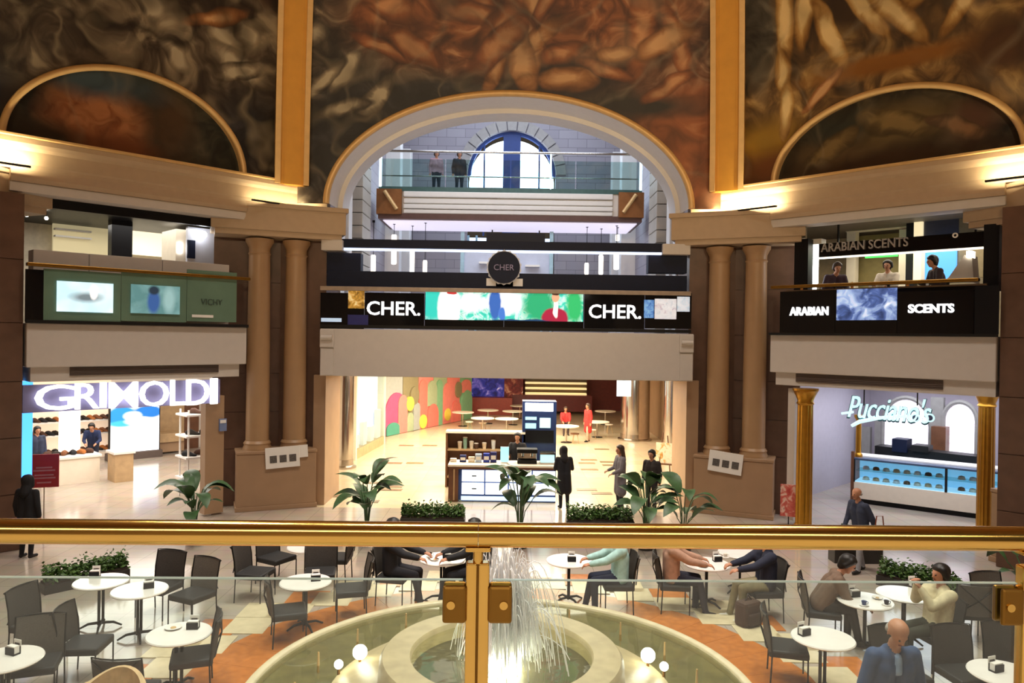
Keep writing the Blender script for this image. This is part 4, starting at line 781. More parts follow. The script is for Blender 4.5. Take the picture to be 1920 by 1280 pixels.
box(a.x, b.x, -.02, .5, zt-.06, zt).build('top', 'warmwhite', t); box(a.x, a.x+.06, 0, .48, 0, zt-.06).build('side', 'wood', t); box(b.x-.06, b.x, 0, .48, 0, zt-.06).build('side', 'wood', t); box(a.x, b.x, .42, .48, 0, zt-.06).build('back', 'wood', t)
zs_ = aty(900, 843, SY).z; box(a.x+.06, b.x-.06, 0, .42, zs_-.04, zs_).build('shelf_board', 'oak', t); box(a.x+.06, b.x-.06, 0, .42, .3, .34).build('shelf_board', 'oak', t); KB = (a.x, b.x, zs_)
t = thing('kiosk_tower', 'tall dark blue kiosk tower with glowing menu panels', 'kiosk', (0, SY, 0)); a = aty(980, 752, SY); b = aty(1042, 868, SY)
box(a.x, b.x, 0, .6, 0, a.z).build('body', pm('tower_blue', '#1c2f5c', .35, var=.06), t)
def tb(px0, py0, px1, py1, n, m_, y=-.02): q = aty(px0, py0, SY); r_ = aty(px1, py1, SY); box(q.x, r_.x, y, y+.03, r_.z, q.z).build(n, m_, t)
tb(985, 755, 1037, 771, 'lit_header', 'ewhite'); tb(985, 781, 1006, 787, 'menu_panel', em('menu_cyan', '#8fd6ee', 1.2)); tb(985, 793, 1005, 803, 'menu_panel', em('menu_cyan', '#8fd6ee', 1.2)); tb(1012, 783, 1032, 802, 'menu_panel', em('menu_pale', '#a8e0ea', 1.0)); tb(985, 806, 1038, 830, 'dark_panel', 'black')
# goods on the kiosk
def cup(x, y, z, r_, h, m_, label, lid=None):
    t = thing('takeaway_cup', label, 'cup', (x, y, z)); MB().lathe([(0, 0), (r_*.75, 0), (r_, h), (0, h)], 14).build('cup_body', m_, t, smooth=True); MB().lathe([(r_*1.06, h), (r_*1.06, h+.015), (r_*.8, h+.03), (0, h+.03)], 14).build('lid', lid or 'white', t, smooth=True)
for k, px in enumerate((862, 872, 884, 893, 908, 925)):
    p = aty(px, 843, SY+.2); cup(p.x, SY+.2, KB[2]+.001, .07, (.2, .34, .22, .16, .18, .26)[k], (cloth('#d8c8b0'), cloth('#8fb8a8'), cloth('#e6dcc8'), cloth('#5a4030'), cloth('#ead8b8'), cloth('#e8eef4'))[k], ('pale cup on the kiosk shelf, first from the left', 'tall green cup on the kiosk shelf', 'ivory cup beside the tall green one', 'small brown cup on the kiosk shelf', 'straw-coloured cup on the kiosk shelf', 'white cup at the right of the kiosk shelf')[k])
for k, px in enumerate((850, 868, 884, 897, 912, 925)):
    p = aty(px, 872, KY+.45); h = (.1, .2, .15, .24, .26, .3)[k]
    t = thing('goods_box', ('white', 'dark blue', 'cream', 'pale blue', 'royal blue', 'indigo')[k]+' carton on the kiosk worktop', 'box', (p.x, KY+.45, KZ+.011)); c_ = ('#efe8dc', '#23326e', '#e5d5b5', '#b9cdea', '#2a3fae', '#232a70')[k]
    box(-.09, .09, -.07, .07, 0, h).build('carton', cloth(c_), t, bevel=.008); box(-.07, .07, -.075, -.07, h*.3, h*.7).build('printed_patch', 'paper', t)
t = thing('cyan_tablet', 'bright cyan display stand on the kiosk worktop', 'display', (aty(946, 868, KY+.4).x, KY+.4, KZ+.011)); box(-.12, .12, -.02, .02, .03, .46).build('panel', em('cyan_glow', '#9fe6f4', 1.1), t); box(-.1, .1, -.1, .1, 0, .03).build('foot', 'white', t)
p = aty(988, 868, KY+.45); t = thing('coffee_machine', 'dark espresso machine on the kiosk worktop', 'machine', (p.x, KY+.45, KZ+.011)); box(-.28, .28, -.2, .2, 0, .1).build('drip_tray', 'dark', t); box(-.28, .28, .0, .2, .1, .36).build('machine_body', 'chrome', t, bevel=.02); box(-.3, .3, -.2, .2, .30, .42).build('machine_head', 'dark', t, bevel=.02)
for x in (-.13, .13): MB().tube([(x, -.12, .3), (x, -.12, .22)], .035, 10).build('group_head', 'chrome', t); MB().tube([(x, -.12, .23), (x, -.3, .22)], .015, 6).build('portafilter', 'black', t)
p = aty(1026, 868, KY+.4); t = thing('pastry_case', 'small glass pastry case glowing pale cyan on the kiosk worktop', 'case', (p.x, KY+.4, KZ+.011)); box(-.22, .22, -.18, .18, 0, .05).build('case_base', 'white', t); box(-.2, .2, -.16, .16, .05, .28).build('case_glow', em('case_cyan', '#b9ecf2', .9), t, bevel=.02); box(-.22, .22, -.18, .18, .28, .33).build('case_lid', 'chrome', t)

# ================================================================ RIGHT BAY
for nm, mb, mt, lb in (('wall_cafe_back', box(-8, 3.4, 9.0, 9.2, 0, 3.6), pm('lilac_wall', '#b3adb8', .5, var=.03), 'pale lilac back wall of the shop with gilt columns'),
                       ('wall_cafe_left', box(-3.4, -3.2, 3.0, 9.0, 0, 3.6), pm('lilac_wall', '#b3adb8', .5, var=.03), 'pale lilac side wall of the shop with gilt columns'),
                       ('wall_cafe_right', box(3.2, 3.4, .3, 9.0, 0, 3.6), pm('lilac_wall', '#b3adb8', .5, var=.03), 'right wall of the shop with gilt columns'),
                       ('ceiling_cafe', box(-8, 3.4, 1.0, 9, 3.56, 3.6), 'white', 'ceiling of the shop with gilt columns'),
                       ('wall_upper_shop_right_back', box(-6, 3.4, 6.0, 6.2, 4.87, 8.1), pm('upper_cream', '#cdbb95', .6), 'cream back wall of the upper right shop'),
                       ('wall_upper_shop_right_side', box(3.2, 3.4, .3, 6.0, 4.87, 8.1), 'black', 'dark side wall of the upper right shop'),
                       ('ceiling_upper_shop_right', box(-5, 3.4, .9, 6, 8.04, 8.1), pm('upper_ceiling', '#6a5e50', .6), 'dim ceiling of the upper right shop')):
    fplace(struct(mb.build(nm, mt), lb), 'R')
j = struct(fbox('R', 1478, 728, 1487, 975, .1, .2).build('door_3', 'plaster'), 'pale jamb at the left of the shop with gilt columns'); fplace(j, 'R')
def gilt_col(px, py, h, r_, label, z0=0):
    u, d = fd('R', px, py, z0); t = fthing('gilt_column', label, 'column', 'R')
    def A(mb, n): o = mb.build(n, 'brass2', t, smooth=True); o.location = (u, d, z0)
    A(MB().lathe([(0, 0), (r_*1.5, 0), (r_*1.5, .08), (r_*1.15, .16), (r_*1.25, .22), (r_, .28)], 24), 'base')
    n = 16; prof = []; mb = MB(); vs = []; fs = []
    for z in (.28, h*.5, h-.4):
        for k in range(64):
            a = 2*PI*k/64; rr = r_*(1-.06*abs(math.sin(a*n/2))**.5)*(1 if z < h*.6 else .94); vs.append((rr*math.cos(a), rr*math.sin(a), z))
    for i in range(2):
        for k in range(64): fs.append((i*64+k, i*64+(k+1) % 64, (i+1)*64+(k+1) % 64, (i+1)*64+k))
    mb.add(vs, fs); A(mb, 'fluted_shaft')
    A(MB().lathe([(r_*.94, h-.4), (r_*1.1, h-.36), (r_*.95, h-.3), (r_*1.15, h-.2), (r_*1.5, h-.06), (r_*1.6, h-.05), (r_*1.6, h), (0, h)], 24), 'capital')
M['brass2'] = pm('gilt_brass', '#c08a30', .28, .85, var=.08)
gilt_col(1506, 1002, 3.56, .19, 'fluted gilt column left of the pastry shop entrance'); gilt_col(1846, 1010, 3.58, .19, 'fluted gilt column right of the pastry shop entrance')
# counter with glass cases
ua, da = fd('R', 1600, 942); ub, db = fd('R', 1826, 972); db = max(.8, db)
ca_ = math.atan2(db-da, ub-ua); Lc = math.hypot(ub-ua, db-da)+.6
t = thing('pastry_counter', 'long white pastry counter with a glowing glass display', 'counter'); fplace(t, 'R', ua, da, 0, ca_)
box(0, Lc, .06, .9, 0, .14).build('kick', 'black', t); box(0, Lc, 0, .95, .14, .62).build('base', 'warmwhite', t, bevel=.01); box(-.03, Lc, 0, .95, 1.26, 1.32).build('top', pm('blue_slate', '#40526e', .3), t, bevel=.01); box(0, Lc, .3, .9, 1.32, 1.36).build('rear_shelf', 'white', t)
box(0, Lc, .8, .95, .62, 1.26).build('back', em('case_blue', '#7fbfe6', .75), t); box(.02, Lc, .02, .8, .62, .64).build('case_floor', em('case_floor', '#9fd2ee', .8), t); box(0, Lc, .01, .025, .64, 1.26).build('front_glass', 'shopglass', t)
box(.03, Lc-.03, .15, .7, .93, .95).build('glass_shelf', 'green', t)
for x in (0, 2.35, 4.1): box(x-.03, x+.03, -.01, .05, .62, 1.28).build('post', 'dark', t)
box(-.08, 0, -.02, .1, 0, 1.5).build('end_post', 'wood', t)
random.seed(3)
cakecol = ['#f4ead8', '#ffffff', '#d9b890', '#6a4630', '#e8d0b8']
for r_, z in ((0, .642), (1, .952)):
    for k in range(14):
        x = .25+k*.27
        if abs(x-2.35) < .12 or x > Lc-.2: continue
        c_ = cakecol[(k*2+r_) % 5]; t2 = thing('pastry', '%s pastry in the glass counter, %s tier, %s from the left' % ({'#f4ead8': 'cream', '#ffffff': 'white', '#d9b890': 'golden', '#6a4630': 'chocolate', '#e8d0b8': 'pale pink'}[c_], ('lower', 'upper')[r_], ORD[k]), 'pastry', group='pastries in the glass counter')
        q = Matrix.Rotation(ca_, 2); vx = Vector((x, .42)); vv = q @ vx; fplace(t2, 'R', ua+vv.x, da+vv.y, z, ca_)
        MB().lathe([(0, 0), (.08, 0), (.09, .05), (.07, .09), (0, .11)], 12).build('cake', cloth(c_), t2, smooth=True); MB().lathe([(0, 0), (.1, 0), (.11, .01)], 12).build('paper_cup', 'paper', t2)
# small gilt column at counter end, gothic arches with bright panes
gq = Matrix.Rotation(ca_, 2) @ Vector((.05, .3)); u, d = ua+gq.x, da+gq.y
t = fthing('gilt_column', 'short gilt column standing on the end of the pastry counter', 'column', 'R')
for mb, n in ((MB().lathe([(0, 1.32), (.12, 1.32), (.12, 1.38), (.08, 1.44)], 16), 'base'), (MB().lathe([(.08, 1.44), (.075, 2.4)], 16), 'shaft'), (MB().lathe([(.075, 2.4), (.13, 2.5), (.13, 2.56), (0, 2.56)], 16), 'capital')):
    o = mb.build(n, 'brass2', t, smooth=True); o.location = (u, d, 0)
DB = 7.6
def gothic(px0, px1, pytop, pybot, label, mat):
    u0, zb = fl('R', px0, pybot, DB); u1, _ = fl('R', px1, pybot, DB); zt = fl('R', (px0+px1)/2, pytop, DB)[1]; w_ = u1-u0; zs = zt-w_*.62
    t = fthing('gothic_window', label, 'window', 'R'); pts = [(u0, zb), (u1, zb)]; n = 8
    arc = []
    for k in range(n+1):
        f = k/n; arc.append((u1-w_/2*(1-math.cos(f*PI/2)), zs+(zt-zs)*math.sin(f*PI/2)))
    arc2 = [(u0+u1-x, z) for x, z in reversed(arc[:-1])]
    full = [(u0, zb), (u1, zb)]+arc+arc2
    MB().prism(full, DB, DB+.05).build('lit_pane', mat, t)
    MB().tube([(u0, DB-.05, zb)]+[(x, DB-.05, z) for x, z in reversed(arc2)][::1]+[(x, DB-.05, z) for x, z in reversed(arc)]+[(u1, DB-.05, zb)], .07, 8).build('arch_frame', 'grey', t)
    return t
gp = picture('gothic_pane', [(.3, '#ffffff'), (.55, '#f6f0ff'), (.68, '#e8c8dc'), (.78, '#8f86a0')], scale=5, warp=.4, emit=.9)
gothic(1655, 1745, 745, 850, 'bright white gothic window behind the pastry counter, left one', gp); gothic(1768, 1832, 753, 858, 'bright white gothic window behind the pastry counter, right one', gp)
t = fthing('grey_pillar', 'grey stone pillars framing the gothic windows', 'pillar', 'R'); fbox('R', 1640, 790, 1656, 860, DB-.1, .2).build('shaft', 'grey', t); fbox('R', 1745, 745, 1768, 800, DB-.1, .2).build('shaft', 'grey', t); fbox('R', 1746, 800, 1772, 870, DB-.4, .4).build('cupboard', 'wood', t); fbox('R', 1610, 800, 1630, 860, DB-.1, .2).build('shaft', 'grey', t)
t = fthing('back_bar', 'dark back bar with coffee machines behind the pastry counter', 'bar', 'R'); fbox('R', 1640, 845, 1830, 880, 6.2, .6).build('bench', 'dark', t); fbox('R', 1672, 823, 1700, 848, 6.1, .5).build('machine', 'navy', t, bevel=.02); fbox('R', 1708, 835, 1740, 848, 6.1, .5).build('machine', 'dark', t, bevel=.02)
# neon script sign
t = fthing('neon_sign', "glowing white script sign Pucciano's with a swoosh underline", 'sign', 'R')
o = letters("Pucciano's", 'R', 1590, 1746, 766, 44, .35, 'script_letters', em('neon', '#cdf6fb', .95), t, offset=.0, ext=.03, shear=.35, spacing=.95); o.rotation_euler = (0, 0, 0)
o2 = letters("Pucciano's", 'R', 1588, 1748, 767, 48, .40, 'letter_backing', pm('neon_back', '#33606e', .4), t, offset=.022, ext=.02, shear=.35, spacing=.95)
for x in (1620, 1720): u, z = fl('R', x, 760, .42); box(u-.012, u+.012, .41, .43, z, 3.58).build('hanger', 'dark', t)
P2 = [fl('R', x, y, .36) for x, y in ((1578, 775), (1600, 772))]; MB().tube([(u, .36, z) for u, z in P2], .03, 8).build('tail', em('neon', '#cdf6fb', .95), t)
P2 = [fl('R', x, y, .36) for x, y in ((1597, 798), (1612, 790), (1650, 783), (1700, 780), (1722, 779))]; MB().tube([(u, .36, z) for u, z in P2], [.04, .05, .04, .035, .01], 8).build('swoosh', em('neon', '#cdf6fb', .95), t)
for k, x in enumerate((1717, 1744)): u, z = fl('R', x, 783, .37); MB().sphere((u, .37, z), .10, 12, 8, (1, .3, 1)).build('disc', em('neon', '#cdf6fb', .95), t); MB().sphere((u, .34, z), .065, 12, 8, (1, .3, 1)).build('disc_centre', pm('disc_blue', '#5a6a9a', .4), t)
# red menu stand
p = atz(1478, 990, 0); t = thing('menu_stand', 'red and white leaflet stand beside the left gilt column', 'stand', (p.x, p.y, 0), R(-20)); box(-.2, .2, -.02, .02, .3, 1.1).build('leaflet_panel', picture('leaflets', [(.3, '#b8403a'), (.5, '#cf6a5e'), (.62, '#e6c8b8'), (.75, '#8a2c2a')], scale=6, warp=.2), t); MB().lathe([(0, 0), (.18, 0), (.18, .02), (0, .03)], 16).build('base', 'dark', t); MB().tube([(0, .02, 0), (0, .02, .4)], .015, 6).build('pole', 'dark', t)

# --- upper right shop
t = fthing('glass_balustrade', 'black glass balustrade with lit ARABIAN SCENTS letters and a screen', 'balustrade', 'R')
for (a, b) in ((1463, 1565), (1567, 1681), (1683, 1825)): fbox('R', a, 545, b, 626, -.2, .03).build('pane', 'bglass', t)
fbox('R', 1828, 535, 1872, 626, -.2, .03).build('end_pane', 'black', t); box(-2.45, 2.2, -.27, -.1, 6.04, 6.12).build('handrail', 'brassd', t, bevel=.02); box(-2.5, 2.55, -.22, -.12, 4.86, 4.92).build('shoe', 'dark', t)
letters('ARABIAN', 'R', 1481, 1553, 583, 16, -.22, 'letter', 'esign', t, offset=.02); letters('SCENTS', 'R', 1703, 1789, 578, 17, -.22, 'letter', 'esign', t, offset=.03)
small_panel(t, 'R', 1569, 541, 1681, 600, -.22, picture('scent_screen', [(.3, '#223056'), (.45, '#4a62a0'), (.58, '#9ab4e0'), (.72, '#eef4ff')], scale=3, warp=.5, emit=.8))
t = fthing('hanging_sign', 'black hanging beam with dim raised letters ARABIAN SCENTS', 'sign', 'R')
u0, z0 = fl('R', 1535, 474, .5); u1, z1 = fl('R', 1848, 432, .5); zz = fl('R', 1700, 458, .5)[1]
box(u0, u1, .5, .7, zz-.17, zz+.17).build('beam', 'bglass', t); box(u0, u1, .52, .6, zz-.21, zz-.175).build('light_strip', em('strip_warm', '#fff4e0', 2.2), t)
letters('ARABIAN SCENTS', 'R', 1540, 1703, 459, 17, .48, 'letter', pm('silver_letter', '#b8b4b0', .35, .4), t, offset=.01); u, z = fl('R', 1791, 441, .48); MB().lathe([(.03, -.01), (.06, -.01), (.06, .01), (.03, .01)], 16).build('emblem_ring', 'paper', t, loc=(u, .48, z), rot=(PI/2, 0, 0))
for u in (u0+.3, u1-.3): box(u-.02, u+.02, .95, 1.0, zz+.17, 8.04).build('hanger', 'dark', t); box(u-.02, u+.02, .6, 1.0, zz+.13, zz+.18).build('hanger_arm', 'dark', t)
fplace(struct(fbox('R', 1490, 448, 1514, 545, .5, .3).build('trim_upper_right', 'black'), 'black side panel of the upper right shop'), 'R'); fplace(struct(fbox('R', 1845, 420, 1872, 545, .3, .3).build('trim_upper_right_end', 'black'), 'black end panel of the upper right shop'), 'R')
t = fthing('perfume_counter', 'narrow perfume counter behind the black balustrade', 'counter', 'R'); box(-2.2, 2.2, .25, .7, 4.88, 5.98).build('body', 'black', t); box(-2.25, 2.25, .2, .75, 5.98, 6.02).build('top', pm('bronze_top', '#6a5236', .4), t)
t = fthing('white_pilaster', 'white lit post at the left of the perfume shop', 'post', 'R'); fbox('R', 1514, 455, 1528, 545, .9, .2).build('post', 'ewhite', t); fbox('R', 1512, 448, 1540, 458, .85, .3).build('cap', 'white', t)
t = fthing('cream_portal', 'cream doorway surround inside the perfume shop', 'doorway', 'R'); fbox('R', 1588, 430, 1602, 540, 4.6, .3).build('jamb', 'warmwhite', t); fbox('R', 1686, 430, 1700, 540, 4.6, .3).build('jamb', 'warmwhite', t); fbox('R', 1586, 417, 1702, 430, 4.55, .35).build('lintel', 'warmwhite', t); fbox('R', 1602, 440, 1686, 540, 5.2, .1).build('recess', pm('khaki', '#8f8050', .6), t)
t = fthing('dark_screen_wall', 'dark slate wall panel at the right of the perfume shop', 'panel', 'R'); fbox('R', 1700, 390, 1713, 540, 4.0, .3).build('edge', 'black', t); fbox('R', 1714, 398, 1728, 530, 3.9, .2).build('lit_post', em('post_warm', '#f4e2b4', .9), t); fbox('R', 1730, 385, 1798, 450, 4.0, .2).build('slate', pm('slate', '#3c3d47', .4), t); fbox('R', 1798, 400, 1850, 520, 4.0, .2).build('beige', pm('panel_beige', '#8d7c58', .5), t)
t = fthing('blue_panel', 'bright blue lit panel behind the perfume seller', 'panel', 'R'); fbox('R', 1732, 462, 1792, 530, 3.6, .1).build('lit_face', em('blue_face', '#4f9af0', 1.1), t); fbox('R', 1728, 458, 1733, 532, 3.55, .15).build('frame', 'white', t)
t = fthing('exit_sign', 'green lit exit sign in the perfume shop', 'sign', 'R'); fbox('R', 1622, 472, 1682, 482, 3.4, .08).build('lit_face', em('exit_green', '#35d84a', 1.4), t); fbox('R', 1620, 470, 1684, 472, 3.38, .1).build('frame', 'dark', t)
t = fthing('white_slope', 'white sloping display case at the right of the perfume counter', 'case', 'R')
q = [fl('R', x, y, 1.0) for x, y in ((1775, 525), (1808, 478), (1822, 478), (1826, 530))]; MB().prism(q, 1.0, 1.5).build('case_body', 'plaster', t); fbox('R', 1812, 470, 1822, 482, .95, .3).build('lamp', em('lens', '#fff6e0', 9), t)
random.seed(5)
for k in range(9):
    u = -1.9+k*.42; t = thing('perfume_bottle', 'small %s perfume bottle on the counter, %s from the left' % (('amber', 'clear', 'black')[k % 3], ORD[k]), 'bottle', group='perfume bottles'); fplace(t, 'R', u, .35, 6.021)
    h = random.uniform(.07, .13); box(-.03, .03, -.02, .02, 0, h).build('flask', (pm('amber', '#b9793a', .2), pm('pale_glass', '#cdd6dc', .15), 'black')[k % 3], t, bevel=.006); MB().lathe([(0, h), (.014, h), (.014, h+.04), (0, h+.04)], 8).build('stopper', 'brass', t)

# picture boards on the pedestals
for sx, px, py, tilt, lb in ((-1, 530, 857, -3, 'white card with three printed photos hung on the left pedestal'), (1, 1360, 867, 6, 'white card with three printed photos hung on the right pedestal')):
    fx = (-6.09, 19.94) if sx < 0 else (6.09, 19.94); rz = R(22.5)*-sx; n = Vector((-math.sin(rz), math.cos(rz), 0)); r_ = ray(px, py); o_ = Vector((fx[0], fx[1], 0)); tt = ((o_-Vector((CAM.x, CAM.y, 0))).dot(n)-.06)/Vector((r_.x, r_.y, 0)).dot(n); q = CAM+r_*tt
    t = thing('photo_card', lb, 'card', q, rz); t.rotation_euler = (0, R(tilt), rz); w_ = .44; h = .28
    box(-w_, w_, 0, .02, -h, h).build('card', 'paper', t, bevel=.004)
    for k in range(3): box(-.33+k*.25, -.15+k*.25, -.008, 0, -.13, .06).build('photo', 'print', t)
    if sx < 0: box(w_-.02, w_+.22, .01, .03, -.05, .28).build('side_leaf', 'paper', t)

# ================================================================ NEAR BALUSTRADE
ZR = aty(895, 1002, 1.6).z
pL = Vector((-3.0, 1.605-.028*3.0, ZR)); pR = Vector((3.3, 1.605+.028*3.3, ZR)); ang = math.atan2(pR.y-pL.y, pR.x-pL.x)
pc = aty(897, 1002, 1.6)
t = thing('brass_balustrade', 'polished brass handrail on brass posts with clear glass panels, nearest the viewer', 'balustrade', (pc.x, 1.6, 0), ang); NB = t
MB().tube([(-3.0, 0, ZR), (-.0005, 0, ZR)], .0265, 28).build('handrail', 'brass', t, smooth=True); MB().tube([(.0005, 0, ZR), (3.0, 0, ZR)], .0265, 28).build('handrail', 'brass', t, smooth=True)
SP = 1.21
zg = aty(700, 1083, 1.6).z; zc1 = aty(855, 1093, 1.6).z; zc0 = aty(855, 1163, 1.6).z
for k in range(-2, 3):
    x = k*SP
    pt = MB(); 
    po = box(x-.025, x-.0015, -.014, .014, 3.22, ZR-.058).build('post', 'brass', t, bevel=.004); box(x+.0015, x+.025, -.014, .014, 3.22, ZR-.058).build('post_half', 'brass', po, bevel=.004)
    box(x-.003, x+.003, -.006, .006, 3.22, ZR-.055).build('post_core', 'brassd', po)
    MB().tube([(x, 0, ZR-.06), (x, 0, ZR-.02)], .011, 14).build('neck', 'brass', t, smooth=True); box(x-.027, x+.027, -.016, .016, ZR-.034, ZR-.024).build('saddle', 'brass', t, bevel=.003); box(x-.06, x+.06, -.05, .05, 3.22, 3.235).build('foot_plate', 'brassd', t, bevel=.003)
    for sx in (-1, 1):
        for zz in ((zc0, zc1), (3.35, 3.43)):
            for yy in (-.019, .007):
                a, b = sorted((x+sx*.024, x+sx*.074)); cl = box(a, b, yy, yy+.012, zz[0], zz[1]).build('glass_clamp', 'brassd', t, bevel=.006)
                if yy < 0: MB().tube([(x+sx*.056, yy-.003, (zz[0]+zz[1])/2), (x+sx*.056, yy, (zz[0]+zz[1])/2)], .009, 12).build('clamp_screw', 'brass', cl)
    if k < 2: box(x+.032, x+SP-.032, -.005, .005, 3.30, zg).build('glass_panel', 'clear', t)
    if k < 2: box(x+.032, x+SP-.032, -.0052, .0052, zg-.0012, zg+.0004).build('glass_edge', pm('glass_edge', '#b9cfc6', .2, var=.02), t)

# ================================================================ FOUNTAIN
FC = Vector((.07, 9.6, 0))
t = thing('fountain', 'round stone fountain with raised inner bowl and water jets amid the cafe', 'fountain', FC)
MB().lathe([(3.32, 0), (3.32, .17), (3.30, .20), (3.22, .20), (3.20, .18), (3.20, .02)], 96).build('rim', 'cream', t, smooth=True)
MB().lathe([(0, .06), (3.21, .06)], 64).build('pool_floor', 'poolbed', t)
MB().lathe([(2.25, .02), (2.22, .16), (2.1, .20), (1.62, .30), (1.56, .34)], 80).build('apron', 'basin', t, smooth=True)
MB().lathe([(1.58, .30), (1.56, .60), (1.52, .65), (1.18, .65), (1.16, .62), (1.16, .40)], 80).build('bowl_ring', 'basin', t, smooth=True)
MB().lathe([(0, .42), (1.17, .42)], 48).build('bowl_floor', pm('bowl_dark', '#6a6250', .4, var=.3, scale=7), t)
wm = bpy.data.materials.new('pool_water'); wm.use_nodes = True; nt = wm.node_tree; nt.nodes.clear()
o_ = nt.nodes.new('ShaderNodeOutputMaterial'); mx = nt.nodes.new('ShaderNodeMixShader'); tr = nt.nodes.new('ShaderNodeBsdfTransparent'); gl = nt.nodes.new('ShaderNodeBsdfGlossy'); fr_ = nt.nodes.new('ShaderNodeFresnel'); fr_.inputs[0].default_value = 1.45
tr.inputs[0].default_value = lin('#e2e4cf'); gl.inputs['Roughness'].default_value = .04; bp = nt.nodes.new('ShaderNodeBump'); no = nt.nodes.new('ShaderNodeTexNoise'); no.inputs['Scale'].default_value = 6; bp.inputs['Strength'].default_value = .25; bp.inputs['Distance'].default_value = .02
nt.links.new(no.outputs[0], bp.inputs['Height']); nt.links.new(bp.outputs[0], gl.inputs['Normal']); nt.links.new(bp.outputs[0], fr_.inputs['Normal']); nt.links.new(fr_.outputs[0], mx.inputs[0]); nt.links.new(tr.outputs[0], mx.inputs[1]); nt.links.new(gl.outputs[0], mx.inputs[2]); nt.links.new(mx.outputs[0], o_.inputs[0])
MB().lathe([(1.57, .155), (3.205, .155)], 80).build('pool_water', wm, t); MB().lathe([(0, .58), (1.165, .58)], 48).build('bowl_water', wm, t)
for k in range(18):
    a = 2*PI*(k+.3)/18; MB().tube([(2.6*math.cos(a), 2.6*math.sin(a), .02), (2.6*math.cos(a), 2.6*math.sin(a), .34)], [.022, .012], 8).build('nozzle', 'goldtrim', t)
MB().lathe([(0, .42), (.26, .42), (.26, .60), (.18, .64), (0, .64)], 24).build('jet_head', em('jet_lamp', '#fff4dc', 30), t)
wj = pm('jet_water', '#ffffff', .25, var=0); wj = bpy.data.materials.new('falling_water'); wj.use_nodes = True; nt = wj.node_tree; b = nt.nodes['Principled BSDF']; b.inputs['Base Color'].default_value = (1, 1, 1, 1); b.inputs['Roughness'].default_value = .2; b.inputs['Alpha'].default_value = .55
no = nt.nodes.new('ShaderNodeTexNoise'); no.inputs['Scale'].default_value = 9; rp = nt.nodes.new('ShaderNodeMapRange'); rp.inputs['To Min'].default_value = .25; rp.inputs['To Max'].default_value = 1.0; nt.links.new(no.outputs[0], rp.inputs[0]); nt.links.new(rp.outputs[0], b.inputs['Alpha'])
random.seed(11); mb = MB()
for k in range(420):
    a = random.uniform(0, 2*PI); rr = random.uniform(.05, 1.0)*random.uniform(.3, 1); H = random.uniform(.3, 1.5)*(1-.25*rr); r0 = random.uniform(0, .22); pts = []
    dx = random.uniform(.0, .12)
    for i in range(13):
        f = i/12; r_ = r0+(rr-r0)*f; z = .62+4*H*f*(1-f*.98)*.98 if f < 1 else .6
        pts.append((r_*math.cos(a)+dx*f, r_*math.sin(a), max(.59, z)))
    mb.tube(pts, random.uniform(.004, .009), 4, False)
spot('fountain_uplight', FC+Vector((0, 0, .66)), FC+Vector((.05, 0, 3)), 420, (1, .95, .85), 75, .8, .15)
o = mb.build('water_jet', wj, t, smooth=True); o['kind'] = 'stuff'
lp = [(675, 1222, .34), (635, 1245, .30), (1215, 1228, .34), (1245, 1249, .30)]
for k, (px, py, z) in enumerate(lp):
    p = atz(px, py, z); q = thing('pool_lamp', 'dazzling white round lamp in the fountain pool, %s' % ('left large', 'left small', 'right large', 'right small')[k], 'lamp', (p.x, p.y, .02))
    r_ = .10 if k % 2 == 0 else .06
    MB().sphere((0, 0, z-.02), r_, 16, 12).build('globe', em('pool_globe', '#fff6e2', 13), q, smooth=True); MB().tube([(0, 0, 0), (0, 0, z-.02-r_*.9)], .02, 8).build('stem', 'brassd', q); MB().lathe([(0, 0), (.07, 0), (.07, .02), (0, .03)], 12).build('foot', 'brassd', q)
# terracotta surround, tile by tile, with cream corner tiles
sr = struct(MB().lathe([(3.3, .006), (4.42, .006)], 96).build('floor_surround', 'orange', loc=FC), 'terracotta marble ring round the fountain')
NT = 40
vs = []
for (r_, z) in ((3.34, .014), (4.40, .014)):
    for s_ in (-1, 0, 1): vs.append((r_*math.cos(s_*(PI/NT-.0006)), r_*math.sin(s_*(PI/NT-.0006)), z))
tmb = MB().add(vs+[(x, y, .004) for x, y, z in vs], [(0, 3, 4, 1), (1, 4, 5, 2), (0, 6, 9, 3), (2, 5, 11, 8), (3, 9, 10, 4), (4, 10, 11, 5), (0, 1, 7, 6), (1, 2, 8, 7)])
tme = tmb.mesh('tile'); tme.materials.append(M['orange'])
cme = box(-.33, .33, -.33, .33, .002, .016).mesh('cream_tile'); cme.materials.append(M['cream'])
for k in range(NT):
    o = bpy.data.objects.new('tile', tme); COL.objects.link(o); o.parent = sr; o.rotation_euler = (0, 0, 2*PI*k/NT)
ome = box(-.33, .33, -.33, .33, .001, .012).mesh('terracotta_tile'); ome.materials.append(M['orange'])
for k in range(36):
    a = 2*PI*k/36
    for r_, me in ((4.72, cme), (5.1, ome if k % 2 else cme)):
        o = bpy.data.objects.new(me.name, me); COL.objects.link(o); o.parent = sr; o.location = (r_*math.cos(a+(.06 if r_ > 5 else 0)), r_*math.sin(a+(.06 if r_ > 5 else 0)), 0)

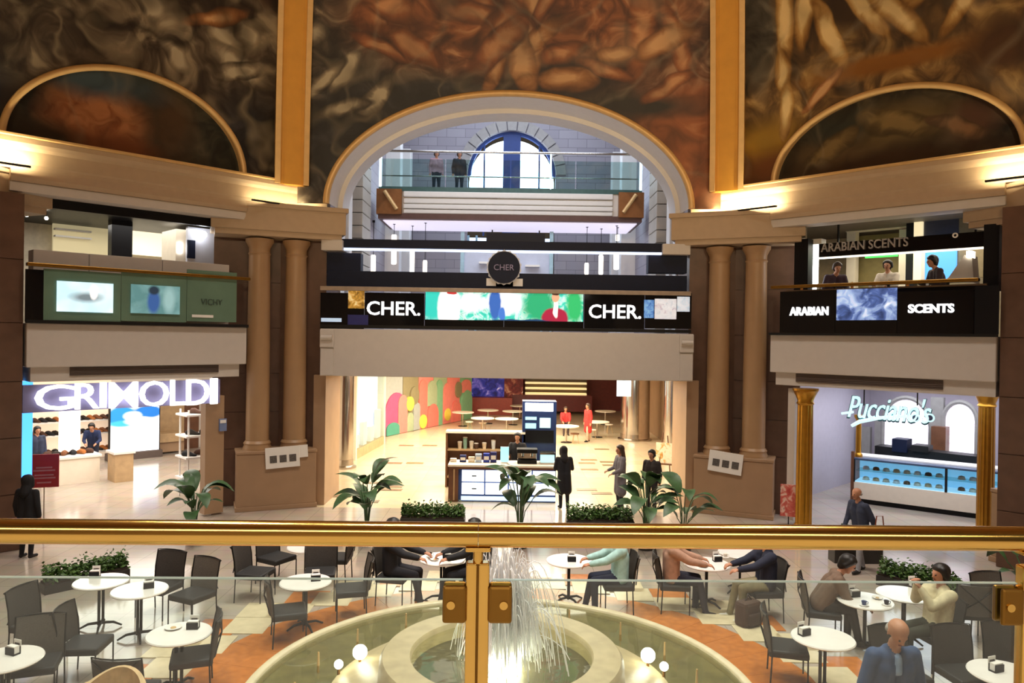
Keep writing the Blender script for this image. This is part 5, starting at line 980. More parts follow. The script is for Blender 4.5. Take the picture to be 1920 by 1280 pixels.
# ================================================================ CAFE TABLES AND CHAIRS
def make_table():
    t = thing('cafe_table', 'x', 'table')
    MB().lathe([(0, .715), (.38, .715), (.40, .72), (.41, .735), (.40, .75), (0, .75)], 40).build('table_top', 'tabletop', t, smooth=True); MB().lathe([(0, .70), (.10, .70), (.10, .715), (0, .715)], 16).build('top_plate', 'dark', t)
    for x in (-.035, .035): MB().tube([(x, 0, .06), (x, 0, .70)], .022, 10).build('column', 'dark', t)
    for k in range(4):
        a = PI/4+k*PI/2; MB().tube([(0, 0, .09), (.18*math.cos(a), .18*math.sin(a), .08), (.30*math.cos(a), .30*math.sin(a), .02)], [.025, .02, .014], 8).build('foot', 'dark', t)
    return t
def make_chair(fab):
    t = thing('cafe_chair', 'x', 'chair')
    box(-.27, .27, -.27, .25, .40, .50).build('seat', 'seat', t, bevel=.025)
    # curved woven back
    mb = MB(); vs = []; fs = []; n = 10
    for j, (z, y) in enumerate(((.48, .27), (.72, .29), (.97, .34))):
        for i in range(n+1):
            f = i/n*2-1; vs.append((f*.275, y-.055*f*f, z))
    K = n+1; m_ = len(vs); vs += [(x, y+.022, z) for x, y, z in vs]
    for j in range(2):
        for i in range(n): a = j*K+i; fs += [(a, a+1, a+K+1, a+K), (a+m_, a+K+m_, a+K+1+m_, a+1+m_)]
    for i in range(n): fs += [(i, i+m_, i+1+m_, i+1), (2*K+i, 2*K+i+1, 2*K+i+1+m_, 2*K+i+m_)]
    for j in range(2): fs += [(j*K, (j+1)*K, (j+1)*K+m_, j*K+m_), (j*K+n, j*K+n+m_, (j+1)*K+n+m_, (j+1)*K+n)]
    mb.add(vs, fs).build('backrest', fab, t, smooth=True)
    MB().tube([(-.285, .21, .42), (-.285, .23, .72), (-.285, .285, .985), (-.14, .33, .985), (0, .345, .985), (.14, .33, .985), (.285, .285, .985), (.285, .23, .72), (.285, .21, .42)], .011, 6).build('back_frame', 'dark', t)
    for s_ in (-1, 1): MB().tube([(s_*.26, .27, .52), (0, .35, .74), (-s_*.26, .33, .96)], .010, 6).build('cross_brace', 'dark', t)
    for sx in (-1, 1):
        MB().tube([(sx*.265, -.25, 0), (sx*.265, -.25, .42)], .011, 6).build('leg', 'dark', t); MB().tube([(sx*.285, .23, 0), (sx*.285, .21, .42)], .011, 6).build('leg', 'dark', t)
    return t
TB = make_table(); CH = {'g': make_chair('chairfab'), 'd': make_chair('chairdark')}; usedT = [False]; usedC = {'g': False, 'd': False}
tables = [(190, 1089, 'far left round white table with an upright card holder, before the hedge box'), (262, 1105, 'left round white table with a black napkin box, second from the hedge box'), (336, 1187, 'left round white table with a plate and card, nearest the fountain'), (10, 1235, 'round white table cut by the left edge of the picture'), (573, 1090, 'round white table between two facing chairs left of the fountain'), (580, 1024, 'round white table half hidden by the handrail, left'), (830, 1047, 'round white table set with cups, just left of the brass post'), (1067, 1050, 'round white table beside the person in pale teal'),
          (1325, 1056, 'round white table between the beige and navy jackets'), (1388, 1035, 'round white table half hidden by the handrail, right'), (1622, 1125, 'round white table between the brown and cream jackets'), (1695, 1113, 'round white table with a tall card before the right hedge'), (1543, 1195, 'bare round white table right of the fountain'), (1885, 1262, 'round white table cut by the right edge of the picture')]
TP = []
for px, py, lb in tables:
    p = atz(px, py, .745); o = TB if not usedT[0] else copy_tree(TB); usedT[0] = True; o.location = (p.x, p.y, 0); o.rotation_euler = (0, 0, random.uniform(0, 1.5)); tag(o, lb, 'table', 'round cafe tables'); TP.append(p)
def chair(px, py, a, kind, lb, z=.47, loc=None):
    p = loc or atz(px, py, z); o = CH[kind] if not usedC[kind] else copy_tree(CH[kind]); usedC[kind] = True
    o.location = (p.x, p.y, 0); o.rotation_euler = (0, 0, R(a)); tag(o, lb, 'chair', 'woven cafe chairs'); return p
chair(66, 1243, 20, 'g', 'grey woven chair with its back to the left corner table, facing the viewer')
chair(160, 1206, 95, 'd', 'dark chair turned right towards the middle left tables')
chair(72, 1168, 80, 'd', 'dark chair by the left end of the hedge box')
chair(300, 1098, -15, 'd', 'dark woven chair beside the left white tables, left of two together')
chair(362, 1113, -25, 'g', 'grey woven chair beside the left white tables, right of two together')
chair(362, 1228, -70, 'd', 'dark woven chair with its seat under the table with a plate')
chair(540, 1144, 110, 'g', 'grey chair showing its crossed back braces left of the fountain')
chair(660, 1103, -75, 'g', 'grey chair facing left at the table left of the fountain')
chair(478, 1072, 80, 'd', 'dark chair left of the table half hidden by the handrail')
chair(518, 1044, 60, 'd', 'dark chair tucked between the hidden table and the crossed-back chair')
chair(600, 1072, 10, 'd', 'dark chair before the table half hidden by the handrail')
chair(632, 1044, -90, 'd', 'dark chair right of the table half hidden by the handrail')
chair(230, 1320, 180, 'd', 'dark chair with crossed braces at the bottom left edge', loc=atz(230, 1226, .97)-Vector((0, -.15, 0)))
chair(1475, 1212, 75, 'g', 'grey woven chair facing the bare table right of the fountain')
chair(1810, 1262, 8, 'd', 'dark woven chair right of the bald man, facing the viewer')
chair(1905, 1255, 0, 'd', 'dark woven chair cut by the right edge, behind the corner table')
chair(1815, 1145, 172, 'g', 'grey chair with crossed braces behind the cream jacket')
chair(1872, 1143, 10, 'g', 'pale grey chair back beside the right glass clamp')
# napkin boxes, cards, plates, cups
def napkin(px, py, a, lb, card=True):
    p = atz(px, py, .75); t = thing('napkin_holder', lb, 'napkin holder', (p.x, p.y, .751), R(a), 'napkin holders')
    box(-.075, .075, -.045, .045, 0, .02).build('base', 'black', t); box(-.075, .075, -.045, -.038, .02, .09).build('side', 'black', t); box(-.075, .075, .038, .045, .02, .09).build('side', 'black', t); box(-.068, .068, -.034, .034, .02, .105).build('napkins', 'paper', t)
    if card: box(-.06, .06, .055, .065, 0, .16).build('menu_card', 'paper', t, bevel=.003); box(-.04, .04, .052, .056, .05, .12).build('card_print', 'print', t)
for a in ((178, 1081, 10, 'card holder on the table before the hedge box'), (279, 1102, 25, 'black napkin box on the second left table'), (362, 1178, 5, 'napkin box with card on the table nearest the fountain'), (24, 1226, -20, 'napkin box on the table at the left edge'), (592, 1088, 15, 'napkin box on the table between two facing chairs'), (585, 1021, 0, 'napkin box on the table half hidden by the handrail'), (838, 1048, 0, 'napkin box on the table left of the brass post'), (1072, 1052, 0, 'napkin box on the table by the pale teal shirt'), (1345, 1052, 10, 'napkin box between the beige and navy jackets'), (1602, 1118, 15, 'napkin box on the table of the cream jacket'), (1714, 1100, 10, 'tall card holder on the table before the right hedge'), (1508, 1190, 25, 'napkin box on the bare table right of the fountain'), (1868, 1258, 20, 'napkin box on the table at the right edge')): napkin(*a)
def plate(px, py, lb, r_=.11):
    p = atz(px, py, .75); t = thing('plate', lb, 'plate', (p.x, p.y, .751)); MB().lathe([(0, .004), (r_*.6, .004), (r_, .02), (r_, .026), (r_*.6, .010), (0, .010)], 24).build('dish', 'white', t, smooth=True); MB().lathe([(0, .011), (r_*.35, .011), (r_*.3, .02), (0, .024)], 14).build('crumbs', cloth('#c8a878'), t, smooth=True)
plate(325, 1178, 'white plate on the table nearest the fountain'); plate(815, 1050, 'white plate on the table left of the brass post', .08); plate(1645, 1122, 'white plate before the cream jacket', .08); plate(1318, 1062, 'white plate before the beige jacket', .09)
def glass_(px, py, lb, c='#efe6d8'):
    p = atz(px, py, .75); t = thing('cup', lb, 'cup', (p.x, p.y, .751)); MB().lathe([(0, .004), (.065, .006), (.07, .012), (0, .012)], 16).build('saucer', 'white', t, smooth=True); MB().lathe([(0, .012), (.025, .012), (.04, .07), (.036, .07), (.022, .02), (0, .02)], 16).build('cup_bowl', cloth(c), t, smooth=True); MB().tube([(.038, 0, .06), (.06, 0, .055), (.06, 0, .03), (.03, 0, .025)], .005, 6).build('cup_handle', cloth(c), t)
glass_(806, 1043, 'dark cup at the left of the table by the brass post', '#3a2c24'); glass_(850, 1040, 'white cup at the right of the table by the brass post'); glass_(1620, 1135, 'blue cup on the table of the cream jacket', '#3a4a7a'); glass_(1662, 1134, 'dark cup beside the blue cup', '#2a2a3a'); glass_(1360, 1045, 'white cup before the navy jacket')
# rounded beige tub seat at the bottom left
p = atz(225, 1262, .8); t = thing('tub_chair', 'rounded beige leather chair back at the bottom left edge', 'chair', (aty(222, 1262, 8.0).x, 7.95, 0), 0); t.scale = (1.05, 1.05, 1.36)
mb = MB(); vs = []; fs = []; n = 16
for j, (z, k) in enumerate(((.40, .95), (.55, 1), (.70, 1), (.78, .97))):
    for i in range(n+1):
        a = PI*i/n; vs.append((.33*k*math.cos(a), .28*k*math.sin(a)-.1, z-(.0 if j < 3 else .10*abs(math.cos(a))**2)))
K = n+1; m_ = len(vs); vs += [(x*.86, (y+.1)*.84-.1, z) for x, y, z in vs]
for j in range(3):
    for i in range(n): a = j*K+i; fs += [(a, a+1, a+K+1, a+K), (a+m_, a+K+m_, a+K+1+m_, a+1+m_)]
for i in range(n): fs += [(3*K+i, 3*K+i+1, 3*K+i+1+m_, 3*K+i+m_), (i, i+m_, i+1+m_, i+1)]
for j in range(3): fs += [(j*K, (j+1)*K, (j+1)*K+m_, j*K+m_), (j*K+n, j*K+n+m_, (j+1)*K+n+m_, (j+1)*K+n)]
mb.add(vs, fs).build('tub_back', cloth('#c9ab80'), t, smooth=True); MB().lathe([(0, .36), (.3, .36), (.32, .40), (.3, .46), (0, .47)], 24).build('cushion', cloth('#c9ab80'), t, loc=(0, -.12, 0), smooth=True)
for x in (-.2, .2):
    for y in (-.3, .08): MB().tube([(x, y, 0), (x, y, .38)], .014, 6).build('leg', 'dark', t)

# ================================================================ PLANTS
lme = MB(); vs = []; fs = []
for i in range(8):
    f = i/7; wv = .13*math.sin(PI*min(1, f*.95+.05))**.8; z = .10*math.sin(f*PI*.9)-.10*f*f; y = .52*f
    vs += [(-wv, y, z+.25*wv), (0, y, z), (wv, y, z+.25*wv)]
for i in range(7): fs += [(i*3, i*3+1, i*3+4, i*3+3), (i*3+1, i*3+2, i*3+5, i*3+4)]
lme.add(vs, fs); leafm = lme.mesh('leaf', True); leafm.materials.append(M['leaf'])
def plant(px, py, Y, h, n, lb, pot=True, sc=1.0):
    p = aty(px, py, Y); t = thing('potted_plant', lb, 'plant', (p.x, Y, 0)); random.seed(int(px))
    MB().lathe([(0, 0), (.17, 0), (.23, .42), (.24, .45), (.21, .45), (.19, .38), (0, .38)], 24).build('pot', 'pot', t, smooth=True); MB().lathe([(0, .39), (.2, .39)], 16).build('soil', pm('soil', '#33261c', .9), t)
    for k in range(n):
        a = 2*PI*k*.382+random.uniform(-.3, .3); hh = h*random.uniform(.5, 1.0); sp = .10+.20*random.random(); tip = Vector((sp*math.cos(a), sp*math.sin(a), hh))
        MB().tube([(0.03*math.cos(a), .03*math.sin(a), .38), (tip.x*.4, tip.y*.4, .4+(hh-.4)*.6), tip], .011, 5).build('stem', 'leaf', t)
        o = bpy.data.objects.new('leaf', leafm); COL.objects.link(o); o.parent = t; o.location = tip; o.rotation_euler = (R(random.uniform(-15, 45)), R(random.uniform(-20, 20)), a-PI/2); s_ = sc*random.uniform(.95, 1.4); o.scale = (s_, s_, s_)
plant(365, 950, 16.7, 1.25, 16, 'leafy potted plant before the shoe shop entrance'); plant(688, 950, 16.7, 1.62, 18, 'tall leafy potted plant at the left of the corridor opening'); plant(975, 950, 16.7, 1.62, 18, 'tall leafy potted plant before the blue kiosk'); plant(1212, 950, 16.7, 1.58, 16, 'tall leafy potted plant before the man in dark clothes'); plant(1282, 950, 16.6, 1.5, 11, 'leafy potted plant by the right pedestal'); plant(1925, 1100, 13.0, 1.1, 8, 'potted plant cut by the right edge above the glass clamp')
def hedge(p0, p1, w_, h, lb):
    dv = p1-p0; L_ = dv.length; an_ = math.atan2(dv.y, dv.x); t = thing('hedge_planter', lb, 'planter', (p0.x, p0.y, 0), an_); hb = h-.26
    box(0, L_, -w_/2, w_/2, 0, hb).build('trough', 'pot', t, bevel=.01); box(.02, L_-.02, -w_/2+.02, w_/2-.02, hb, hb+.03).build('soil', pm('soil', '#33261c', .9), t)
    mb = MB(); random.seed(int(L_*100))
    for k in range(int(L_*1100)):
        c = Vector((random.uniform(.02, L_-.02), random.gauss(0, w_*.26), hb+abs(random.gauss(.5, .28))*(h-hb)*1.1)); a = random.uniform(0, 2*PI); s_ = random.uniform(.03, .06); e = Euler((random.uniform(-1, 1), random.uniform(-1, 1), a)).to_matrix()
        q = [c+e @ Vector(v) for v in ((-s_*.5, 0, 0), (0, -s_, 0), (s_*.5, 0, .01), (0, s_, 0))]; mb.add(q, [(0, 1, 2, 3)])
    o = mb.build('foliage', 'leaf2', t); o['kind'] = 'stuff'
hedge(atz(78, 1112, 0), atz(238, 1078, 0), .34, .42, 'low hedge in a dark trough at the left of the cafe')
a = aty(752, 965, 16.9); b = aty(872, 965, 16.9); hedge(Vector((a.x, 16.9, 0)), Vector((b.x, 16.9, 0)), .34, .86, 'low hedge trough left of the blue kiosk')
a = aty(1062, 965, 16.9); b = aty(1188, 965, 16.9); hedge(Vector((a.x, 16.9, 0)), Vector((b.x, 16.9, 0)), .34, .86, 'low hedge trough right of the blue kiosk')
hedge(atz(1648, 1092, 0), atz(1800, 1128, 0), .34, .45, 'low hedge in a dark trough at the right of the cafe')
a = aty(1560, 965, 16.0); b = aty(1650, 965, 16.0); hedge(Vector((a.x, 16.0, 0)), Vector((b.x, 16.0, 0)), .34, .70, 'low hedge trough before the pastry shop')

# ================================================================ PEOPLE
def capsule(mb, p0, r0, p1, r1, n=12):
    p0 = Vector(p0); p1 = Vector(p1); d = p1-p0
    if d.length < 1e-4: d = Vector((0, 0, 1e-3)); p1 = p0+d
    t = d.normalized(); pts = []; rs = []
    for k in range(4): a = PI/2*(k+.15)/4.15; pts.append(p0-t*r0*math.cos(a)); rs.append(r0*math.sin(a))
    pts.append(p0); rs.append(r0); pts.append(p1); rs.append(r1)
    for k in range(3, -1, -1): a = PI/2*(k+.15)/4.15; pts.append(p1+t*r1*math.cos(a)); rs.append(r1*math.sin(a))
    mb.tube(pts, rs, n)
def skin_mesh(caps, mats, voxel, name, smooth=3):
    """one continuous surface grown round tapered limbs; each face takes the material of the limb it belongs to"""
    mb = MB()
    for (p0, r0, p1, r1, tg) in caps: capsule(mb, p0, r0, p1, r1)
    me = bpy.data.meshes.new(name); me.from_pydata(mb.v, [], mb.f); ob = bpy.data.objects.new(name, me); COL.objects.link(ob)
    md = ob.modifiers.new('r', 'REMESH'); md.mode = 'VOXEL'; md.voxel_size = voxel; md2 = ob.modifiers.new('s', 'SMOOTH'); md2.factor = .5; md2.iterations = smooth
    bpy.context.view_layer.update(); out = bpy.data.meshes.new_from_object(ob.evaluated_get(bpy.context.evaluated_depsgraph_get())); bpy.data.objects.remove(ob); bpy.data.meshes.remove(me); out.name = name
    n = len(out.polygons); c = np.empty(n*3); out.polygons.foreach_get('center', c); c = c.reshape(n, 3); best = np.full(n, 1e9); idx = np.zeros(n, int); tags = list(mats)
    for (p0, r0, p1, r1, tg) in caps:
        a = np.array(p0); b = np.array(p1); d = b-a; L2 = max(1e-9, d@d); f = np.clip(((c-a)@d)/L2, 0, 1); dist = np.linalg.norm(c-a-f[:, None]*d, axis=1)-(r0+(r1-r0)*f); m_ = dist < best; best[m_] = dist[m_]; idx[m_] = tags.index(tg)
    out.materials.clear()
    for k in tags: out.materials.append(mats[k])
    out.polygons.foreach_set('material_index', idx.tolist()); out.polygons.foreach_set('use_smooth', [True]*n); out.update(); return out
def person(label, loc, face, pose='stand', top='#20202a', bottom='#22222a', skin='skin', hair=('short', 'hairk'), hands=None, leanf=0, head=(0, 0), coat=False, shoes='#1c1816', voxel=.018, scale=1.0, stride=0, inner=None, legs=None, side=0):
    caps = []
    def A(p0, r0, p1, r1, tg): caps.append((tuple(p0), r0, tuple(p1), r1, tg))
    V = Vector; sit = pose == 'sit'
    H = V((0, .05, .575)) if sit else V((0, 0, .96))
    BK = 1.14 if sit else 1.05
    U = V((math.sin(R(side)), -math.sin(R(leanf)), math.cos(R(leanf)))).normalized(); Fw = V((0, -math.cos(R(leanf)), -math.sin(R(leanf)))); X = V((1, 0, 0))
    N = H+U*.49; C = H+U*.32
    # legs
    for i, s in enumerate((-1, 1)):
        hp = H+V((s*.09, 0, -.02))
        if sit:
            sp = (legs or ((.11, -.36), (.11, -.36)))[i]
            kn = V((s*sp[0], sp[1], .53)); an = V((s*sp[0]*1.0, sp[1]+(.02 if i else -.10), .09))
        else:
            st = stride*s; kn = V((s*.095, -.03-st*.5, .52)); an = V((s*.10, .02-st, .09))
        A(hp, .098, kn, .066, 'bottom'); A(kn, .066, an, .048, 'bottom'); A(an+V((0, .02, -.04)), .042, an+V((s*.02, -.15, -.05)), .036, 'shoes')
    # trunk
    for s in (-1, 1):
        A(H+X*s*.075, .108*BK, C+X*s*.085, .112*BK, 'top'); A(C+X*s*.085, .112*BK, N+X*s*.08-U*.09, .09*BK, 'top'); A(H+X*s*.07-U*.02, .108, H+X*s*.07+U*.02, .108, 'bottom')
    A(N+X*-.155-U*.055, .062, N+X*.155-U*.055, .062, 'top')
    if inner: A(N-U*.05+Fw*.075, .03, C+Fw*.09, .035, 'inner')
    if coat:
        for s in (-1, 1): A(H+X*s*.07, .125, V((s*.09, .0, .52)) if not sit else H+V((s*.1, -.2, -.02)), .135, 'top')
    A(N-U*.05, .055, N+U*.06, .052, 'skin'); A(N+X*-.04-U*.03+V((0, .02, 0)), .062*BK, N+X*.04-U*.03+V((0, .02, 0)), .062*BK, 'top')
    # arms
    hands = hands or ((-.26, -.04, .80), (.26, -.04, .80)) if not sit else (hands or ((-.15, -.32, .66), (.15, -.32, .66)))
    for s, hd in ((-1, hands[0]), (1, hands[1])):
        S_ = N+X*s*.185-U*.06; T = V(hd); d = T-S_; L1, L2 = .285, .255; dl = min(d.length, (L1+L2)*.985); dn = d.normalized(); T = S_+dn*dl
        a = (L1*L1-L2*L2+dl*dl)/(2*dl); h_ = math.sqrt(max(0, L1*L1-a*a)); pole = V((s*.5, .45, -1)); pole = (pole-dn*pole.dot(dn)).normalized(); E_ = S_+dn*a+pole*h_
        A(S_, .070*BK, E_, .056*BK, 'top'); A(E_, .056*BK, E_+(T-E_)*.88, .042*BK, 'top'); A(E_+(T-E_)*.8, .030, T, .026, 'skin')
        f = (T-E_).normalized(); lat = f.cross(V((0, 0, 1)))
        if lat.length < .2: lat = V((1, 0, 0))
        lat.normalize(); dnv = lat.cross(f).normalized(); dnv = dnv if dnv.z < 0 else -dnv
        for q in (-1, 1): A(T+lat*q*.016, .020, T+f*.075+lat*q*.02, .020, 'skin')
        for q, ln in zip((-1.5, -.5, .5, 1.5), (.062, .078, .074, .056)):
            b0 = T+f*.08+lat*q*.021; b1 = b0+(f*.8+dnv*.5).normalized()*ln*.55; b2 = b1+(f*.4+dnv*.9).normalized()*ln*.5; A(b0, .0105, b1, .0095, 'skin'); A(b1, .0095, b2, .0085, 'skin')
        tb0 = T+f*.02-lat*s*.03; tb1 = tb0+(f*.6-lat*s*.7).normalized()*.045; A(tb0, .013, tb1, .011, 'skin'); A(tb1, .011, tb1+(f+dnv*.4).normalized()*.03, .009, 'skin')
    # head
    hc = N+U*.135+V((0, -.03, .02)); hr = Euler((R(head[1]+leanf*.5), 0, R(head[0]))).to_matrix()
    def hpnt(x, y, z): return hc+hr @ V((x, y, z))
    A(hpnt(0, .02, .045), .086, hpnt(0, .0, .05), .084, 'skin'); A(hpnt(0, -.03, .0), .068, hpnt(0, -.035, -.05), .052, 'skin'); A(hpnt(0, -.06, -.085), .026, hpnt(0, -.04, -.07), .04, 'skin')
    A(hpnt(0, -.093, .015), .010, hpnt(0, -.108, -.018), .015, 'skin'); A(hpnt(-.03, -.085, .032), .012, hpnt(.03, -.085, .032), .012, 'skin')
    for s in (-1, 1): A(hpnt(s*.084, .01, .02), .014, hpnt(s*.08, .012, -.015), .012, 'skin')
    mats = {'skin': M[skin], 'top': cloth(top), 'bottom': cloth(bottom), 'shoes': cloth(shoes)}
    if inner: mats['inner'] = cloth(inner)
    o = bpy.data.objects.new('person', skin_mesh(caps, mats, voxel, 'person')); COL.objects.link(o)
    o.location = loc; o.rotation_euler = (0, 0, R(face)); o.scale = (scale,)*3; tag(o, label, 'person')
    # face details and hair
    for s in (-1, 1): MB().sphere(hpnt(s*.031, -.089, .012), .0105, 8, 6).build('eye', pm('eye_dark', '#1a1512', .3), o)
    MB().tube([hpnt(-.022, -.086, -.050), hpnt(0, -.092, -.052), hpnt(.022, -.086, -.050)], .005, 6).build('mouth', pm('lip', '#8a4a40', .5), o)
    style, hm_ = hair; hcps = []
    if style != 'bald':
        hcps += [(hpnt(0, .04, .055), .097, hpnt(0, .01, .07), .092, 'h'), (hpnt(0, .065, .03), .078, hpnt(0, .06, -.05), .06, 'h'), (hpnt(-.035, -.045, .095), .036, hpnt(.035, -.045, .095), .036, 'h')]
        for s in (-1, 1): hcps.append((hpnt(s*.052, .0, .075), .057, hpnt(s*.066, .035, -.01), .046, 'h'))
    else:
        hcps += [(hpnt(-.06, .045, .01), .034, hpnt(-.03, .08, .0), .034, 'h'), (hpnt(.06, .045, .01), .034, hpnt(.03, .08, .0), .034, 'h'), (hpnt(-.03, .08, .0), .034, hpnt(.03, .08, .0), .034, 'h')]
    if style == 'long':
        hcps += [(hpnt(0, .075, .0), .065, N+V((0, .10, -.10)), .055, 'h')]+[(hpnt(s*.07, .03, .02), .035, N+V((s*.085, .03, -.06)), .03, 'h') for s in (-1, 1)]
    if style == 'hood':
        hcps += [(hpnt(0, .05, .05), .112, hpnt(0, .05, -.06), .10, 'h'), (hpnt(0, .05, -.06), .10, N+V((0, .05, -.06)), .12, 'h')]+[(hpnt(s*.075, .0, .04), .05, hpnt(s*.07, -.01, -.08), .05, 'h') for s in (-1, 1)]
    hm = skin_mesh(hcps, {'h': hm_ if not isinstance(hm_, str) else M[hm_]}, max(.012, voxel*.8), 'hair', 2); ho = bpy.data.objects.new('hair' if style != 'hood' else 'hood', hm); COL.objects.link(ho); ho.parent = o
    return o
def g(px, py, z=0): p = atz(px, py, z); return Vector((p.x, p.y, 0))
def gy(px, Y): p = aty(px, 900, Y); return Vector((p.x, Y, 0))
# standing
person('person in a long black hooded coat standing at the kiosk counter', gy(1058, 20.55), 190, top='#131219', bottom='#15151c', hair=('hood', cloth('#16141a')), coat=True, hands=((-.12, -.30, 1.12), (.12, -.32, 1.1)), leanf=10, scale=.98)
person('person in a long grey coat with dark hair standing before the corridor', gy(1163, 20.4), -75, top='#6f6a70', bottom='#2a2a34', hair=('long', 'hairb'), coat=True, hands=((-.16, -.30, 1.05), (.16, -.30, 1.02)), scale=1.03)
person('man in dark clothes behind the potted plant, facing left', gy(1222, 20.0), -40, top='#28211f', bottom='#241f20', hair=('short', 'hairk'), scale=1.0)
person('barista in black behind the kiosk worktop', Vector((aty(970, 860, KY+1.25).x, KY+1.25, 0)), -10, top='#18161c', bottom='#18161c', hair=('short', 'hairk'), hands=((-.2, -.36, 1.12), (.2, -.34, 1.14)), scale=1.05)
person('woman in a red dress walking in the far corridor', g(1102, 828), -60, top='#c0302c', bottom='#c9a890', hair=('long', 'hairb'), coat=True, stride=.12, voxel=.022)
person('person in a red jumper seated at a far pale table', g(1062, 818)+Vector((0, .7, 0)), 0, 'sit', top='#b52a28', bottom='#3a2a2a', voxel=.022, hair=('short', 'hairb'))
person('person in black coat and dark hood standing by the red poster', g(50, 1046), 175, top='#100f14', bottom='#100f14', hair=('hood', cloth('#0f0e12')), coat=True, scale=.98)
u, d = fd('L', 68, 905); q = fw('L', u, d); person('person in dark blue standing inside the shoe shop entrance', q, 60, top='#2a3148', bottom='#23283a', hair=('short', 'hairk'), voxel=.022)
q = fd('L', 196, 890); person('person in navy bending over the white display table', fw('L', q[0], q[1]+1.2), 20, top='#1d2a50', bottom='#1d2236', hair=('short', 'hairk'), leanf=35, hands=((-.15, -.5, .95), (.15, -.5, .95)), voxel=.022)
person('balding man in a dark blue jacket walking past the pastry shop', g(1612, 1072), -70, top='#2c3348', bottom='#8d8d92', hair=('bald', 'hairg'), stride=.16, leanf=8, hands=((-.25, -.2, .85), (.25, .15, .85)))
t = thing('shoulder_bag', 'orange bag hanging beside the man in dark blue', 'bag', g(1628, 1078)+Vector((.12, -.18, .62))); box(-.12, .12, -.05, .05, 0, .30).build('bag_body', cloth('#c8642a'), t, bevel=.03); MB().tube([(-.1, 0, .28), (-.06, 0, .62), (.06, 0, .62), (.1, 0, .28)], .012, 6).build('bag_strap', cloth('#7a3a1c'), t)
# upper gallery, perfume shop and bridge
for px, dd, face, tp, lb, hs, ln in ((1562, 1.3, 40, '#3a2838', 'perfume shop customer in dark plum bending over the counter', 'hairb', 25), (1665, 1.9, 0, '#cbbfb0', 'perfume seller in pale beige seen from the chest up', 'hairk', 0), (1765, 1.3, -50, '#33242a', 'perfume shop customer in dark clothes before the blue panel', 'hairk', 15)):
    u, _ = fl('R', px, 500, dd); person(lb, fw('R', u, dd, 4.87), face-45, top=tp, bottom='#22222a', hair=('short', hs), leanf=ln, hands=((-.15, -.4, 1.15), (.15, -.4, 1.15)), voxel=.022, scale=1.12)
for px, tp, lb in ((818, '#b08a94', 'person in pink on the glass footbridge'), (861, '#20242c', 'person in black on the glass footbridge')):
    p = aty(px, 330, 28.2); person(lb, Vector((p.x, 28.2, zf-.12)), 20, top=tp, bottom='#1d2230', voxel=.025, hair=('short', 'hairb'))
# seated in the cafe
def seated(px, py, a, kind, clb, lb, back=.02, **k):
    p = chair(px, py, a, kind, clb); f = Vector((math.sin(R(a)), -math.cos(R(a)), 0))
    o = person(lb, Vector((p.x, p.y, -.06))+f*back, a, 'sit', **k); o.scale = (1.13, 1.13, 1.13); return o
seated(1158, 1092, -88, 'd', 'dark chair under the person in pale teal', 'person in a pale teal shirt and dark jeans seated right of the fountain jets', top='#a9cfcb', bottom='#20263c', hands=((-.1, -.48, .80), (.16, -.44, .80)), hair=('short', 'hairb'), shoes='#e0ddd8', voxel=.015)
seated(1262, 1092, 85, 'd', 'dark chair under the person in beige', 'person in a beige jacket seated with an arm on the table', top='#b08a74', bottom='#1f2030', hands=((-.2, -.52, .80), (.2, -.45, .8)), hair=('short', 'hairk'), voxel=.015)
seated(1432, 1105, -85, 'd', 'dark chair under the person in navy', 'person in a navy jacket and khaki trousers seated right of the jets', top='#1c2136', bottom='#8d8262', hands=((-.12, -.5, .80), (.15, -.45, .82)), hair=('short', 'hairk'), shoes='#d8d4cc', voxel=.015)
seated(1540, 1142, 75, 'g', 'grey chair under the man in brown', 'man in a brown jacket leaning forward over his knees', top='#6e5848', bottom='#2a2522', hands=((-.12, -.52, .60), (.10, -.55, .58)), leanf=32, head=(0, 15), hair=('short', 'hairk'), voxel=.014)
seated(1752, 1186, -80, 'd', 'dark chair under the person in cream', 'person in a cream jacket and dark green trousers with hands raised to the face', top='#d6c9a4', bottom='#2b2d20', hands=((-.04, -.22, 1.10), (.05, -.24, 1.08)), leanf=-6, head=(0, 5), hair=('short', 'hairk'), legs=((.10, -.38), (.12, -.46)), shoes='#d8d0c0', voxel=.014)
chair(1690, 1262, 10, 'd', 'dark chair directly behind the bald man in blue')
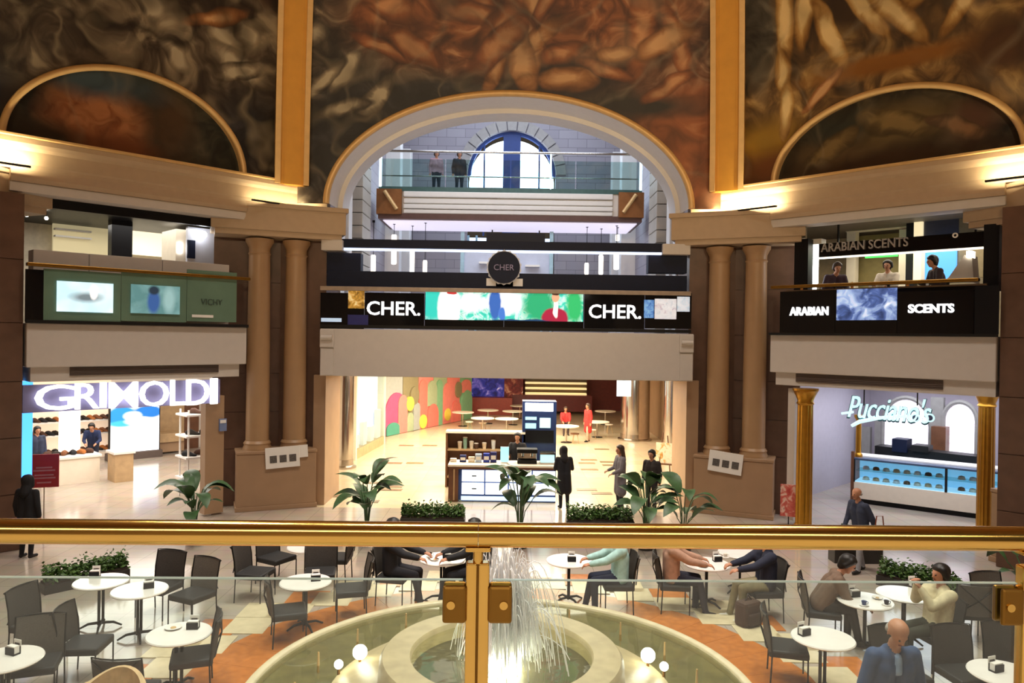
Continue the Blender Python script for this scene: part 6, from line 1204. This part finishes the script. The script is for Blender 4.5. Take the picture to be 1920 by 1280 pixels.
pb = aty(1668, 1187, 7.6); person('bald man in a blue jacket walking at the bottom right, looking down', Vector((pb.x, 7.6, 0)), 5, top='#3a4f74', bottom='#2a2c38', hands=((-.32, -.12, .82), (.32, -.08, .84)), leanf=8, head=(0, 26), hair=('bald', 'hairg'), inner='#8ea6c6', voxel=.012, scale=1.12, stride=.1)
seated(738, 1078, 80, 'd', 'dark chair left of the table by the brass post', 'person in black seated at the table left of the brass post', top='#1b1a20', bottom='#1c1c24', hair=('long', 'hairk'), hands=((-.15, -.46, .80), (.15, -.46, .80)), voxel=.016)
seated(886, 1078, -70, 'd', 'dark chair behind the brass post', 'person in black seated behind the brass post', top='#17171c', bottom='#1a1a22', hair=('short', 'hairk'), hands=((-.15, -.46, .80), (.15, -.46, .80)), voxel=.016)
p = g(1402, 1172); t = thing('backpack', 'dark brown backpack on the floor right of the fountain', 'bag', p, R(30)); box(-.2, .2, -.13, .13, 0, .42).build('bag_body', cloth('#4a352a'), t, bevel=.06); box(-.14, .14, -.18, -.12, .05, .24).build('pocket', cloth('#3c2a20'), t, bevel=.03); MB().tube([(-.08, 0, .4), (0, 0, .5), (.08, 0, .4)], .014, 6).build('carry_loop', cloth('#2a1e18'), t)

# ================================================================ CORNICE LAMPS (strips lying on the entablature, washing the cornice)
for k, (fr, u0, u1, pw, lb) in enumerate((('L', 2.6, 4.7, 22, 'above the left paired columns'), ('R', -4.7, -2.3, 80, 'above the right paired columns'), ('L', -5.2, -2.3, 130, 'at the left edge'), ('R', 2.3, 5.2, 80, 'at the right edge'))):
    t = fthing('strip_lamp', 'slim strip lamp on the entablature washing the cornice, '+lb, 'lamp', fr)
    box(u0, u1, -.34, -.28, 8.12, 8.16).build('casing', 'dark', t); box(u0+.02, u1-.02, -.33, -.29, 8.16, 8.163).build('diffuser', em('strip_diffuser', '#ffdf9c', 2), t); box((u0+u1)/2-.04, (u0+u1)/2+.04, -.3, .0, 8.11, 8.14).build('bracket', 'dark', t)
    l = area('cornice_wash', fw(fr, (u0+u1)/2, -.31, 8.18), (0, 0, 0), u1-u0, .04, pw, (1, .84, .52)); l.rotation_euler = Euler((R(180-35), 0, FRM[fr][1]));
